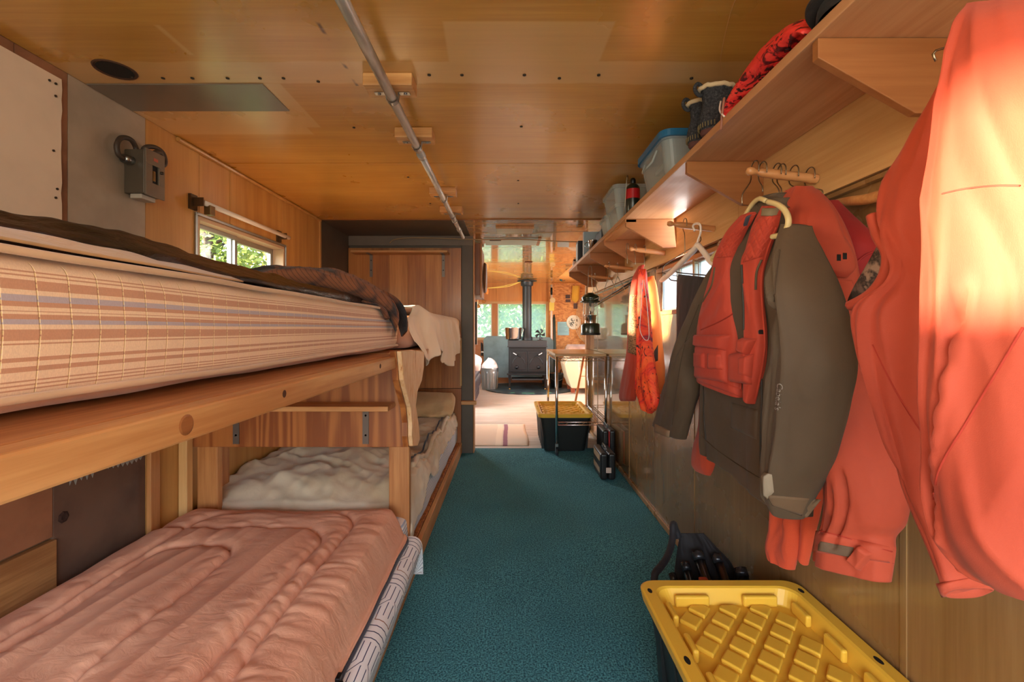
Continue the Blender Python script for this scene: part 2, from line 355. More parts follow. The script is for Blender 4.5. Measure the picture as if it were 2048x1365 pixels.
# ---- right wall (window Y 1.95-2.72, z 1.245-1.5)
wr = M().box(XR+.012, XR+.1, -.15, 5.05, -.1, 1.245).box(XR+.012, XR+.1, -.15, 5.05, 1.50, H+.02).box(XR+.012, XR+.1, -.15, 1.95, 1.245, 1.5).box(XR+.012, XR+.1, -1.45, -1.05, -.1, H+.02).box(XR+.012, XR+.1, -1.05, -.15, -.1, 1.0).box(XR+.012, XR+.1, -1.05, -.15, 1.6, H+.02).box(XR+.012, XR+.1, 2.72, 5.05, 1.245, 1.5)
wr = wr.build('wall_right', plain('wallcore2', rgb(110, 80, 55), .8), kind='structure')
ys = [-1.45, -.13, 1.03, 2.2, 3.39, 4.6, 5.05]
for a, b in zip(ys[:-1], ys[1:]):
    if a == -1.45:
        box('wall_panel', XR, XR+.012, -1.45, -1.05, 0, 1.75, plyR, wr, bevel=.001); box('wall_panel', XR, XR+.012, -1.05, b-.003, 0, 1.0, plyR, wr, bevel=.001)
    elif a == 1.03:
        box('wall_panel', XR, XR+.012, a+.003, b-.003, 0, 1.245, plyR, wr, bevel=.001); box('wall_panel', XR, XR+.012, a+.003, 1.95, 1.245, 1.75, plyR, wr, bevel=.001)
    elif a == 2.2:
        box('wall_panel', XR, XR+.012, a+.003, b-.003, 0, 1.245, plyR, wr, bevel=.001); box('wall_panel', XR, XR+.012, 2.72, b-.003, 1.245, 1.75, plyR, wr, bevel=.001)
    else: box('wall_panel', XR, XR+.012, a+.003, b-.003, 0, 1.75, plyRf if a > 3 else plyR, wr, bevel=.001)
    box('joint_strip', XR-.003, XR, a-.012, a+.004, 0, 1.5, plyR, wr, bevel=0)
for a, b in ((-1.45, 1.72), (1.72, 3.9), (3.9, 5.03)):
    box('backing_board', .865, XR, a+.001, b-.001, 1.515, H, birch, wr, bevel=.001, label='pale knotty birch board')
box('batten', .872, XR, -1.4, 1.9, 1.50, 1.512, plyR, wr, bevel=.001)
box('batten', .872, XR, 2.76, 4.9, 1.50, 1.512, plyR, wr, bevel=.001, label='dark rail under the birch board')
bb = box('baseboard_right', XR-.012, XR, -1.4, 5.03, .004, .035, wood('base', rgb(190,150,100), rgb(150,110,66), 'y', .3, .4), kind='structure')
box('trim_1', .845, .945, 5.03, 5.09, 0, H, wood('post_trim', rgb(196,140,80), rgb(160,104,52), 'z', .4, .1), kind='structure')
# ---- partition at Y 4.2 and its end
pt = box('wall_end', XL, -.335, 4.2, 4.30, 0, H, grayd, bevel=.002, kind='structure')
box('corner_board', -.44, -.337, 4.185, 4.2, 0, 1.91, grayd, pt, bevel=.002)
box('header_board', XL, -.337, 4.182, 4.2, 1.91, H, plain('gray_header', rgb(116, 102, 88), .5, var=.1), pt, bevel=.002, label='gray painted header board')
box('end_trim', -.335, -.325, 4.19, 4.31, 0, H, pinez, pt, bevel=.001, label='raw wood edge strip')
box('ledge', -.44, -.30, 4.12, 4.18, .455, .487, pinex, pt, label='short wooden block')
# ---- upper side cabinet beyond the partition
cb = thing('wall_cabinet', 'tall brown cabinet end just past the gray partition under the ceiling', 'cabinet', (-.5, 4.5, 1.46))
box('body', -.9, -.278, 4.312, 5.0, 1.463, 1.955, wood('cab', rgb(150,96,60), rgb(110,66,40), 'z', .45), cb)
box('face_strip', -.278, -.262, 4.312, 4.35, 1.44, 1.96, pinez, cb, label='pale edge strip')
ck = thing('wall_clock', 'round brown framed dish hung on the cabinet end beyond the partition', 'clock', (-.26, 4.72, 1.64))
M().lathe([(.0,0),(.15,0),(.155,.012),(.14,.03),(.12,.022),(.0,.018)], (-.262,4.62,1.66), (1,0,0), n=32, cap=False).build('frame', wood('clk', rgb(120,76,44), rgb(80,48,28), 'z'), ck, smooth=True)
# ---- far room shell
fw = M()
z1, z2 = .925, 1.70; BY = 9.6
fw.box(XL-.1, 2.0, BY, BY+.1, -.1, z1).box(XL-.1, 2.0, BY, BY+.1, z2, 2.3).box(.80, 2.0, BY, BY+.1, z1, z2).box(XL-.1, -1.3, BY, BY+.1, z1, z2)
fw = fw.build('wall_far', wood('far_ply', rgb(214,146,72), rgb(184,112,46), 'z', .4, .15, .8), kind='structure')
for a, b in ((-1.45,-.86),(-.86,-.28),(-.28,.30),(.30,.80)): box('wall_panel', a+.002, b-.002, BY-.012, BY, z2+.02, 2.11, wood('far_ply2', rgb(206,136,62), rgb(176,104,40), 'z', .4, .15, .8), fw, bevel=.001)
box('wall_panel', .84, 1.95, BY-.014, BY, 0, 2.11, osbm, fw, bevel=.001, label='oriented strand board panel')
box('wall_panel', XL, .84, BY-.010, BY, 0, z1-.03, wood('far_ply3', rgb(206,136,66), rgb(170,100,44), 'x', .4, .15, .8), fw, bevel=.001)
fl2 = M().box(XL-.1, XL, 4.3, BY, -.1, .9).box(XL-.1, XL, 4.3, BY, 1.8, 2.3).box(XL-.1, XL, 4.3, 5.35, .9, 1.8).box(XL-.1, XL, 8.05, BY, .9, 1.8)
fl2.build('wall_left', plyL, kind='structure')
fr = M().box(1.95, 2.05, 5.0, BY, -.1, .9).box(1.95, 2.05, 5.0, BY, 1.8, 2.3).box(1.95, 2.05, 5.0, 6.65, .9, 1.8).box(1.95, 2.05, 8.55, BY, .9, 1.8).box(XR+.1, 2.05, 4.95, 5.05, -.1, 2.3)
fr.build('wall_right', osbm, kind='structure')
# back wall behind the camera, with an added opening for the fill lamp
bw = M().box(XL-.1, -1.2, -1.5, -1.42, -.1, H+.1).box(.8, XR+.1, -1.5, -1.42, -.1, H+.1).box(-1.2, .8, -1.5, -1.42, 1.95, H+.1).box(-1.2, .8, -1.5, -1.42, -.1, .35)
bw.build('wall_back', plyL, kind='structure')
# ---- windows
alum = plain('aluminium', rgb(176,176,172), .35, .9); creamp = plain('cream_frame', rgb(190,160,128), .5)
gt = NT('window_glass'); tr = gt.n('BsdfTransparent'); gl = gt.n('BsdfGlossy'); gl.inputs['Roughness'].default_value = .02; mx = gt.n('MixShader'); mx.inputs[0].default_value = .06
gt.l(tr.outputs[0], mx.inputs[1]); gt.l(gl.outputs[0], mx.inputs[2]); gt.l(mx.outputs[0], gt.t.nodes['Material Output'].inputs[0]); glass = gt.m
gd = NT('hazy_window_glass'); tr = gd.n('BsdfTransparent'); tr.inputs[0].default_value = (.9,.97,.93,1); df = gd.n('BsdfTranslucent'); df.inputs[0].default_value = (.75,.9,.84,1); mx = gd.n('MixShader'); mx.inputs[0].default_value = .25
gd.l(tr.outputs[0], mx.inputs[1]); gd.l(df.outputs[0], mx.inputs[2]); gd.l(mx.outputs[0], gd.t.nodes['Material Output'].inputs[0]); hazy = gd.m
bl = NT('white_blind_glass'); tr = bl.n('BsdfTransparent'); df = bl.n('BsdfTranslucent'); df.inputs[0].default_value = (.95,.96,1,1); mx = bl.n('MixShader'); mx.inputs[0].default_value = .8
bl.l(tr.outputs[0], mx.inputs[1]); bl.l(df.outputs[0], mx.inputs[2]); bl.l(mx.outputs[0], bl.t.nodes['Material Output'].inputs[0]); blind = bl.m
w1 = M().box(XL-.1, XL-.085, 2.17, 2.97, 1.27, 1.665)
def winframe(name, ax, c0, c1, a0, a1, z0, z1, wdt, mat, parent=None, kind=None):
    m = M()
    B = (lambda u0,u1,v0,v1: m.box(c0,c1,u0,u1,v0,v1)) if ax == 'x' else (lambda u0,u1,v0,v1: m.box(u0,u1,c0,c1,v0,v1))
    B(a0,a1,z0,z0+wdt); B(a0,a1,z1-wdt,z1); B(a0,a0+wdt,z0+wdt,z1-wdt); B(a1-wdt,a1,z0+wdt,z1-wdt)
    return m.build(name, mat, parent, bevel=.002, kind=kind)
W = winframe('window_1', 'x', XL-.09, XL+.006, 2.15, 2.985, 1.255, 1.68, .018, creamp, kind='structure')
winframe('outer_frame', 'x', XL+.002, XL+.012, 2.135, 3.0, 1.245, 1.695, .012, alum, W)
winframe('sash', 'x', XL-.07, XL-.045, 2.17, 2.55, 1.273, 1.662, .022, alum, W); winframe('sash', 'x', XL-.085, XL-.062, 2.52, 2.967, 1.273, 1.662, .03, alum, W)
box('pane', XL-.060, XL-.056, 2.19, 2.53, 1.29, 1.645, glass, W, bevel=0); box('pane', XL-.076, XL-.072, 2.55, 2.94, 1.30, 1.635, glass, W, bevel=0)
box('latch', XL-.05, XL-.03, 2.555, 2.60, 1.40, 1.47, alum, W)
W = winframe('window_2', 'x', XL-.09, XL+.006, -.5, .52, 1.27, 1.665, .018, creamp, kind='structure'); box('pane', XL-.060, XL-.056, -.48, .50, 1.29, 1.645, glass, W, bevel=0)
W = winframe('window_3', 'x', XR-.008, XR+.09, 1.93, 2.74, 1.225, 1.50, .022, wood('wfr', rgb(190,130,80), rgb(150,96,54), 'y'), kind='structure')
for a, b in ((1.955, 2.20), (2.235, 2.44), (2.47, 2.715)): winframe('sash', 'x', XR+.02, XR+.045, a, b, 1.25, 1.478, .012, alum, W); box('pane', XR+.03, XR+.034, a+.01, b-.01, 1.262, 1.468, blind, W, bevel=0)
W = winframe('window_5', 'x', XR-.004, XR+.09, -1.06, -.14, .99, 1.515, .02, creamp, kind='structure'); box('pane', XR+.05, XR+.054, -1.04, -.16, 1.01, 1.495, glass, W, bevel=0)
W = winframe('window_4', 'y', BY-.02, BY+.09, -1.32, .82, z1-.02, z2+.02, .05, plain('blond', rgb(196,150,96), .5), kind='structure')
for a, b in ((-1.28,-.37),(-.25,.78)):
    winframe('sash', 'y', BY-.01, BY+.03, a, b, z1+.02, z2-.02, .022, plain('whitesash', rgb(200,210,200), .5), W); box('pane', a+.02, b-.02, BY+.008, BY+.012, z1+.04, z2-.04, hazy, W, bevel=0)
box('mullion', -.37, -.25, BY-.02, BY+.05, z1+.02, z2-.02, wood('mul', rgb(190,124,64), rgb(150,90,42), 'z'), W)
# roller shade rod over window_1
rs = thing('roller_shade', 'white roller shade tube with rusty bracket above the left sliding window', 'shade', (XL, 2.5, 1.73))
M().rod((XL+.05,2.13,1.735), (XL+.05,2.95,1.735), .012, 16).build('tube', plain('whitetube', rgb(226,214,198), .35), rs, smooth=True)
for y in (2.11, 2.90):
    m = M().box(XL+.012, XL+.06, y, y+.004, 1.715, 1.755).box(XL, XL+.013, y-.015, y+.03, 1.70, 1.77); m.build('bracket', plain('oldbrass', rgb(92,70,46), .5, .7), rs)
box('clamp', XL+.035, XL+.068, 2.15, 2.185, 1.685, 1.73, plain('oldbrass2', rgb(120,90,52), .45, .7), rs)
# cove trim along the left ceiling corner
M().tube([(XL+.008, 2.02, H-.012), (XL+.008, 3.54, H-.012)], .010, 8).build('trim_2', plyL, kind='structure')
# ---- outside: ground, trees
def tree(name, label, x, y, h, crown, nleaf, cols, seed, z0=.6, leaf=.05):
    r = np.random.RandomState(seed); t = thing(name, label, 'tree', (x, y, -.6), 'trees outside the windows')
    m = M(); m.tube(curve([(x,y,-.6),(x+.1,y+.05,h*.3),(x-.05,y,h*.6),(x+.1,y,h)], 10), [.12*(1-i/11) + .02 for i in range(10)], 8)
    for i in range(26):
        a = r.rand()*2*PI; zz = z0+(h-z0)*r.rand(); L = crown*(.6+.5*r.rand())
        m.tube(curve([(x,y,zz-.3),(x+math.cos(a)*L*.5,y+math.sin(a)*L*.5,zz),(x+math.cos(a)*L,y+math.sin(a)*L,zz+.25*r.randn())], 6), [.03,.025,.02,.014,.01,.006], 5)
    m.build('trunk', plain('bark', rgb(70,56,44), .9), t, smooth=True)
    nb = 34; bc = np.stack([x+crown*.75*r.randn(nb)*.6, y+crown*.75*r.randn(nb)*.6, z0+(h-z0)*r.rand(nb)], 1)
    c = bc[r.randint(nb, size=nleaf)]+r.randn(nleaf, 3)*crown*.17
    a = r.randn(nleaf, 3); a /= np.linalg.norm(a, axis=1)[:, None]; b = np.cross(a, r.randn(nleaf, 3)); b /= np.linalg.norm(b, axis=1)[:, None]
    s = leaf*(.6+.8*r.rand(nleaf))[:, None]; v = np.stack([c-a*s, c+b*s*.5, c+a*s, c-b*s*.5], 1).reshape(-1, 3)
    me = bpy.data.meshes.new('foliage'); me.from_pydata((v-np.array([x,y,-.6])).tolist(), [], np.arange(nleaf*4).reshape(-1,4).tolist())
    tm = NT('leaves'); n = tm.noise(tm.co('World'), 3.5, 2); cc = tm.ramp(n, [(.3, cols[0]), (.7, cols[1])]); tm.set(Base_Color=cc, Roughness=.6)
    d = tm.n('BsdfTranslucent'); tm.l(cc, d.inputs[0]); q = tm.n('MixShader'); q.inputs[0].default_value = .5; tm.l(tm.b.outputs[0], q.inputs[1]); tm.l(d.outputs[0], q.inputs[2]); tm.l(q.outputs[0], tm.t.nodes['Material Output'].inputs[0])
    me.materials.append(tm.m); o = bpy.data.objects.new('foliage', me); C.objects.link(o); o.parent = t; o['kind'] = 'stuff'
    return t
M().box(-30, 30, -20, 40, -.75, -.6).build('ground', plain('grass', rgb(96,110,60), .9, var=.3), kind='structure')
gr, yl = (rgb(84,110,56), rgb(150,170,90)), (rgb(214,170,40), rgb(236,200,80))
tree('leafy_tree', 'green leafy tree seen close through the left sliding window', -4.6, 7.0, 4.6, 1.5, 9000, gr, 1)
tree('leafy_tree', 'dense green tree behind the closest one through the left window', -8.4, 9.8, 5.2, 1.9, 9000, gr, 2)
tree('yellow_tree', 'yellow autumn tree at the right side of the left sliding window', -5.4, 10.6, 3.2, 1.1, 4500, yl, 3)
tree('leafy_tree', 'tall green tree in the left pane of the far end window', -2.2, 14.5, 6, 1.9, 9000, gr, 4, leaf=.09)
tree('leafy_tree', 'tall green tree in the middle of the far end window behind the stovepipe', .4, 14.8, 6, 1.9, 9000, gr, 5, leaf=.09)
tree('leafy_tree', 'tall green tree at the right edge of the far end window', 2.9, 15.2, 6, 1.9, 9000, gr, 6, leaf=.09)
# ------------------------------------------------------------------ bunk beds on the left
bed = thing('bunk_bed', 'built-in pine double bunk along the left wall with a plywood divider', 'bunk bed', (-.95, 2.1, 0))
BX = -.46
def pl(name, *a, mat=pine, **k): return box(name, *a, mat, bed, **k)
pl('upper_rail', BX-.038, BX, .15, 1.925, .984, 1.031, bevel=.004)
pl('ledge_board', -1.47, BX-.04, .15, 2.07, 1.006, 1.031, mat=wood('ledger', rgb(214,150,92), rgb(168,104,54), 'y', .55, 0, 1.3, 1.2, rings=8, knots=.5), bevel=.003)
kn = M(); kn.lathe([(.0,.001),(.012,.001),(.015,.0)], (BX,.648,1.008), (1,0,0), n=20, cap=False); kn.build('knot', wood('knot', rgb(170,104,54), rgb(120,70,34), 'y', .5), bed)
for y, r in ((.93,.006),(1.62,.007)): M().lathe([(0,.001),(r,.001),(r+.002,0)], (BX,y,1.012), (1,0,0), n=12, cap=False).build('knot', plain('knothole', rgb(70,36,16), .8), bed)
pl('upper_rail', BX-.038, BX, 2.44, 4.17, .984, 1.031); pl('ledge_board', -1.47, BX-.04, 2.12, 4.17, 1.006, 1.031)
pl('divider_panel', -1.445, -.462, 2.075, 2.095, .605, 1.0, mat=fir, bevel=.002)
pl('post', -.556, -.462, 2.096, 2.135, .0, 1.0, mat=pinez, bevel=.004)
pl('post', -1.44, -1.345, 2.096, 2.135, .0, 1.0, mat=pinez, bevel=.004)
pl('stud', -1.478, -1.44, 2.25, 2.34, .1, 1.0, mat=pinez); pl('stud', -1.478, -1.458, 1.85, 1.90, .1, 1.0, mat=pinez); pl('stud', -1.478, -1.44, 2.03, 2.07, .1, 1.0, mat=wood('palestud', rgb(232,190,130), rgb(206,158,98), 'z', .5))
pl('lower_rail', -.462, -.436, 1.3, 4.17, .003, .10); pl('lower_rail', -.50, -.474, .2, 2.05, .003, .05)
pl('platform', -1.47, -.50, .2, 2.06, .003, .055, mat=fir); pl('platform', -1.47, -.465, 2.14, 4.17, .06, .10, mat=fir)
pl('shelf_board', -1.36, -.52, 1.945, 2.073, .790, .812, mat=pinex, label='small shelf on the divider')
for x in (-1.245, -.655):
    m = M().box(x-.014, x+.014, 2.070, 2.0735, .62, .79).box(x-.014, x+.014, 1.99, 2.0735, .786, .7895); b = m.build('shelf_bracket', plain('greybr', rgb(108,98,92), .45, .4), bed)
    [M().lathe([(.005,0),(.004,-.002)], (x, 2.070, zz), (0,-1,0), n=8).build('screw', darkhole, b) for zz in (.66, .75)]
# live-edge slab hanging at the corner
bark = NT('hewn_live_edge'); v = bark.co(); n1 = bark.noise(bark.map(v, (40, 40, 11)), 1, 4, .6); c = bark.ramp(n1, [(.30, rgb(170,96,48)), (.40, rgb(226,178,124)), (.7, rgb(240,206,164))]); bark.set(Base_Color=c, Roughness=.6); bark.bump(n1, .7, .008)
ol = [(800,703),(822,700),(847,704),(846,735),(842,762),(833,785),(830,812),(836,850),(838,880),(834,892),(824,893),(822,872),(822,845),(819,815),(812,788),(805,760),(803,732)]
sp = [PX(a, b, -.44) for a, b in ol]
M().prism([(-.455, p.y, p.z) for p in sp], (.02, 0, 0)).build('live_edge_slab', bark.m, bed, bevel=.004, recalc=True, label='pale hewn live-edge slab')
M().prism([(-.478, p.y-.012, p.z) for p in sp], (.023, 0, 0)).build('slab_backing', fir, bed, recalc=True)
# slat standing at the far end against the partition
pl('end_slat', -.452, -.437, 4.15, 4.18, .62, 1.06, mat=wood('palestrip', rgb(222,184,124), rgb(196,150,92), 'z', .5))

# ---- headboard panel and shelf on the partition
hp = thing('wall_panel_board', 'large honey wood panel of glued boards on the gray partition', 'panel', (-.95, 4.17, .6))
xs = [-1.475, -1.26, -1.10, -.93, -.77, -.62, -.442]
cols = [((206,140,72),(180,110,50)), ((190,120,58),(150,86,36)), ((214,148,80),(170,102,46)), ((198,130,66),(160,94,42)), ((208,142,74),(168,100,44)), ((190,122,60),(148,86,38))]
for (a, b), (c1, c2) in zip(zip(xs[:-1], xs[1:]), cols):
    box('board', a+.0004, b-.0004, 4.165, 4.183, .60, 1.885, wood('glued_board', rgb(*c1), rgb(*c2), 'z', .35, .15, .9, 1.1, rings=6), hp, bevel=.001)
hl = thing('wall_panel_board', 'darker lower wood panel behind the far lower bed pillow', 'panel', (-.95, 4.17, .1))
box('board', -1.475, -.442, 4.168, 4.183, .02, .595, wood('lowp', rgb(176,108,54), rgb(140,80,36), 'z', .4, .1, .9, 1.1, rings=6), hl, bevel=.001)
sh = thing('wall_shelf', 'thin pale shelf with two gray metal brackets high on the partition panel', 'shelf', (-.98, 4.1, 1.83))
box('board', -1.41, -.55, 4.03, 4.163, 1.822, 1.842, pinex, sh)
for x in (-1.265, -.605):
    b = M().box(x-.013, x+.013, 4.158, 4.1635, 1.62, 1.82).box(x-.013, x+.013, 4.05, 4.162, 1.817, 1.8215).build('bracket', plain('greybr2', rgb(128,118,110), .45, .4), sh)
    [M().lathe([(.006,0),(.004,-.002)], (x, 4.158, zz), (0,-1,0), n=8).build('screw', darkhole, b) for zz in (1.68, 1.77)]

# ---- rounded soft box (mattress) builder
def softbox(name, x0, x1, y0, y1, z0, z1, r, mat, parent, bulge=.01, nx=40, ny=80, wob=.003, seed=0):
    """closed loop section in XZ swept along Y with rounded ends"""
    m = M(); nt = 64
    def f(u, v):
        a = u*2*PI; ex = .22
        cx, cz = math.cos(a), math.sin(a)
        sx = math.copysign(abs(cx)**ex, cx); sz = math.copysign(abs(cz)**ex, cz)
        e = min(v, 1-v)*(y1-y0); k = 1 if e > r else math.sqrt(max(0, 1-(1-e/r)**2))
        hx = (x1-x0)/2-r*(1-k); hz = (z1-z0)/2-r*(1-k)
        if v in (0, 1): hx *= .0; hz *= .0
        y = y0+v*(y1-y0)
        w_ = wob*N3(seed+y*6, sx*3, sz*5)
        return ((x0+x1)/2+(hx+bulge*(1-sz*sz)+w_)*sx, y, (z0+z1)/2+(hz+w_)*sz)
    vs_ = [0, .0005]+[i/(ny) for i in range(1, ny)]+[.9995, 1]
    m.grid(lambda u, v: f(u, vs_[int(round(v*(len(vs_)-1)))]), nt, len(vs_)-1, closeu=True)
    return m.build(name, mat, parent, smooth=True)
# upper striped mattress
def stripes():
    t = NT('striped_ticking'); v = t.co('World'); p = t.sep(v)
    L, B, G, T = rgb(244,214,180), rgb(206,154,122), rgb(188,176,184), rgb(216,168,136)
    st = [(1.02,T),(1.056,rgb(238,206,170)),(1.066,L),(1.071,B),(1.0725,L),(1.076,B),(1.0775,L),(1.081,B),(1.0825,L),(1.093,B),(1.099,L),(1.105,B),(1.110,L),(1.125,B),(1.127,L),(1.131,B),(1.144,L),(1.150,G),(1.156,B),(1.162,L),(1.165,B),(1.1665,L),(1.171,B),(1.1775,G),(1.185,L),(1.191,B),(1.204,L),(1.208,B),(1.2095,L),(1.213,B),(1.2145,L)]
    z0, z1 = 1.0, 1.26
    q = t.n('ValToRGB'); q.color_ramp.interpolation = 'CONSTANT'; e = q.color_ramp.elements
    t.l(t.math('DIVIDE', t.math('SUBTRACT', t.math('ADD', p[2], t.math('MULTIPLY', t.math('SUBTRACT', t.noise(v, 3, 0), .5), .002)), z0), z1-z0), q.inputs[0])
    for i, (z, c) in enumerate(st):
        if i > 1: e.new((z-z0)/(z1-z0))
        e[i].position = (z-z0)/(z1-z0); e[i].color = c
    c = q.outputs[0]
    ph = t.math('ABSOLUTE', t.math('SUBTRACT', t.math('FRACT', t.math('DIVIDE', p[1], .0415)), .5))
    line = t.math('MULTIPLY', t.rng(ph, .0, .035, 1, 0), t.inbox(p[2], p[2], 1.066, 1.226, 1.066, 1.226))
    dash = t.math('GREATER_THAN', t.math('FRACT', t.math('MULTIPLY', p[2], 140)), .3)
    c = t.mix(t.math('MULTIPLY', t.math('MULTIPLY', line, dash), 1.), c, rgb(246,222,160))
    fine = t.noise(t.map(v, (300, 900, 300)), 1, 1); c = t.mix(t.math('MULTIPLY', t.rng(fine, .4, .6, 0, 1), .12), c, rgb(150,110,90))
    t.set(Base_Color=c, Roughness=.7, Sheen_Weight=.2); t.bump(t.math('ADD', t.math('MULTIPLY', line, -1.), t.math('MULTIPLY', fine, .1)), .35, .003); return t.m
um = thing('mattress', 'striped tan ticking mattress on the closest upper bunk', 'mattress', (-1.02, 1.2, 1.032), 'mattresses on the bunks')
sm = stripes()
softbox('mattress_body', -1.46, -.588, .12, 2.40, 1.034, 1.248, .05, sm, um, .010, wob=.003)
pip = fabric('piping', rgb(226,190,152), wr=0)
for z, xx in ((1.062, -.572), (1.238, -.578)):
    pts = [(xx+.004*N3(y*3, z), y, z+.003*N3(y*4, z*9)) for y in np.linspace(.14, 2.32, 60)]+[(-.60, 2.385, z), (-.65, 2.405, z), (-1.3, 2.405, z)]
    M().tube(pts, .0055, 8).build('piping', pip, um, smooth=True)
# dark brown quilt with tan lining, on the upper mattress
satin = NT('brown_satin_quilt'); v = satin.co(); n1 = satin.noise(v, 4, 5); n2 = satin.noise(satin.map(v, (30, 9, 30)), 1, 4, .6, 1.0)
satin.set(Base_Color=satin.mix(satin.rng(n1, .45, .62, 0, 1), rgb(26,19,17), rgb(56,38,31)), Roughness=.38); satin.bump(n2, .8, .012)
q = thing('quilt', 'dark brown satin quilt with tan lining rumpled on the upper bunk', 'quilt', (-1.0, 1.2, 1.25))
def qz(x, y):
    e = sstep(-.615, -.74, x); h = .034+.018*N3(x*3.1, y*2.3, 1)+.018*abs(N3(x*9, y*5, 4))+.010*abs(N3(x*24, y*9, 8))+.004*N3(x*60, y*25, 3)
    h += .012*sstep(.8, 1.3, y)+.022*math.exp(-((y-.82)/.16)**2)
    return 1.247+.012+e**.6*h*(1-.25*sstep(1.2, 1.8, y))
def qf(u, v):
    y = .13+v*2.12; x0 = -.642+.035*sstep(.9, 1.1, y)-.03*N3(y*4, .3)-.05*sstep(1.25, 2.1, y)
    x = x0+(-1.455-x0)*u**1.3
    z = qz(x, y) if u > .0 else 1.252
    if u > .93: z = z-(u-.93)/.07*.05
    return (x, y, max(z, 1.2505))
M().grid(qf, 90, 220).build('quilt_top', satin.m, q, smooth=True, solid=.006)
def lf(u, v):
    y = .14+v*.86; x = -.582-.010*N3(y*5, 2.3)-.06*u-.04*sstep(1.2, 1.9, y); return (x, y, 1.247+.020*u+.014*abs(N3(y*9, .7))*u)
M().grid(lf, 8, 120).build('lining', fabric('tan_lining', rgb(204,160,104), wr=40), q, smooth=True, solid=.003)
# ---- generic loft for garments, bundles and rolls
def spow(a, e): return math.copysign(abs(a)**e, a)
def loft(name, rows, mat, parent, N=(-1,0,0), nr=90, ns=96, sq=.8, amp=.01, fw=9., fl=2.2, seed=0., ridges=(), open0=False, open1=True, lip=.03, back=.6, hf=.0, tw=1., smooth=True, label=None, ret='obj'):
    """rows: (A, B, t[, shift]) : section end points and half thickness. N points to the shown side."""
    R = []
    for r in rows:
        A, B = Vector(r[0]), Vector(r[1]); R.append((*A, *B, r[2]))
    R = cr(R, nr); Nv = Vector(N).normalized(); rings = []; L = 0; pm = None
    for j, r in enumerate(R):
        A = Vector(r[0:3]); B = Vector(r[3:6]); t = max(.001, r[6]); mid = (A+B)/2; half = (B-A)/2; wd = half.length*2
        if pm is not None: L += (mid-pm).length
        pm = mid; ring = []; vv = j/(nr-1)
        for k in range(ns):
            a = 2*PI*k/ns; c, s = math.cos(a), math.sin(a); u = spow(c, sq)
            f = amp*(N3(seed+u*wd*fw*.5*tw, L*fl+seed*.7, s*.6)+.8*(.3-abs(N3(seed+5+(u*wd+L*.25)*fw*.8*tw, L*fl*1.3, s*.5)))+.35*(.3-abs(N3(seed+9+(u*wd-L*.4)*fw*1.9, L*fl*2.6, s*.5))))
            if hf: f += hf*N3(seed+u*wd*40, L*14, s)
            for (u0, v0, u1, v1, w_, h_) in ridges:
                if s > -.1:
                    du, dv = u1-u0, v1-v0; q_ = max(0, min(1, ((u-u0)*du+(vv-v0)*dv)/(du*du+dv*dv))); d = math.hypot(u-u0-q_*du, (vv-v0-q_*dv)*1.5)
                    f += h_*math.exp(-(d/w_)**2)
            tt = t*(1 if s > 0 else back)
            ring.append(mid+half*u+Nv*(tt*spow(s, sq)+f*(abs(s)**.5)*(1 if s > 0 else -1)))
        rings.append((ring, mid))
    m = M(); n = ns
    def addring(r): b = len(m.v); m.v += [tuple(p) for p in r]; return b
    ids = [addring(r) for r, _ in rings]
    def stitch(a, b): m.f.extend([(a+k, a+(k+1) % n, b+(k+1) % n, b+k) for k in range(n)])
    for a, b in zip(ids[:-1], ids[1:]): stitch(a, b)
    def end(i, d, opn, flip):
        r, mid = rings[i]; inner = r
        if opn:
            last = ids[i]
            for sc, dp in ((.93, .0), (.88, lip*.3), (.8, lip)):
                rr = [mid+(p-mid)*sc+d*dp for p in r]; b = addring(rr)
                stitch(b, last) if flip else stitch(last, b)
                last = b
            m.f.append(tuple(last+k for k in range(n)) if not flip else tuple(last+k for k in range(n-1, -1, -1)))
        else:
            m.f.append(tuple(ids[i]+k for k in range(n)) if not flip else tuple(ids[i]+k for k in range(n-1, -1, -1)))
    d0 = (rings[1][1]-rings[0][1]).normalized(); d1 = (rings[-2][1]-rings[-1][1]).normalized()
    end(0, d0, open0, True); end(len(rings)-1, d1, open1, False)
    if ret == 'mesh': return m
    return m.build(name, mat, parent, smooth=smooth, recalc=True, label=label)
# plaid flannel shirt bundled over the corner
pf = NT('brown_plaid_flannel'); v = pf.co(); p = pf.sep(v); ln = pf.math('ABSOLUTE', pf.math('SUBTRACT', pf.math('FRACT', pf.math('MULTIPLY', pf.math('ADD', p[0], pf.math('MULTIPLY', p[2], .6)), 70)), .5))
big = pf.rng(pf.noise(pf.map(v, (5, 9, 5)), 1, 2), .42, .58, 0, 1)
c = pf.mix(big, rgb(46,42,46), rgb(134,82,52)); c = pf.mix(pf.math('MULTIPLY', pf.rng(ln, .0, .16, 1, 0), .6), c, rgb(30,22,20)); pf.set(Base_Color=c, Roughness=.9, Sheen_Weight=.08); pf.bump(pf.noise(pf.map(v, (20, 20, 60)), 1, 4, .6, 1), .6, .008)
s = thing('flannel_shirt', 'brown and gray plaid flannel shirt heaped over the upper mattress corner', 'shirt', (-.75, 2.1, 1.25))
def rows(l): return [(P(a, b, y1), P(c_, d, y2), t) for a, b, y1, c_, d, y2, t in l]
up = (-.3, -.5, .8)
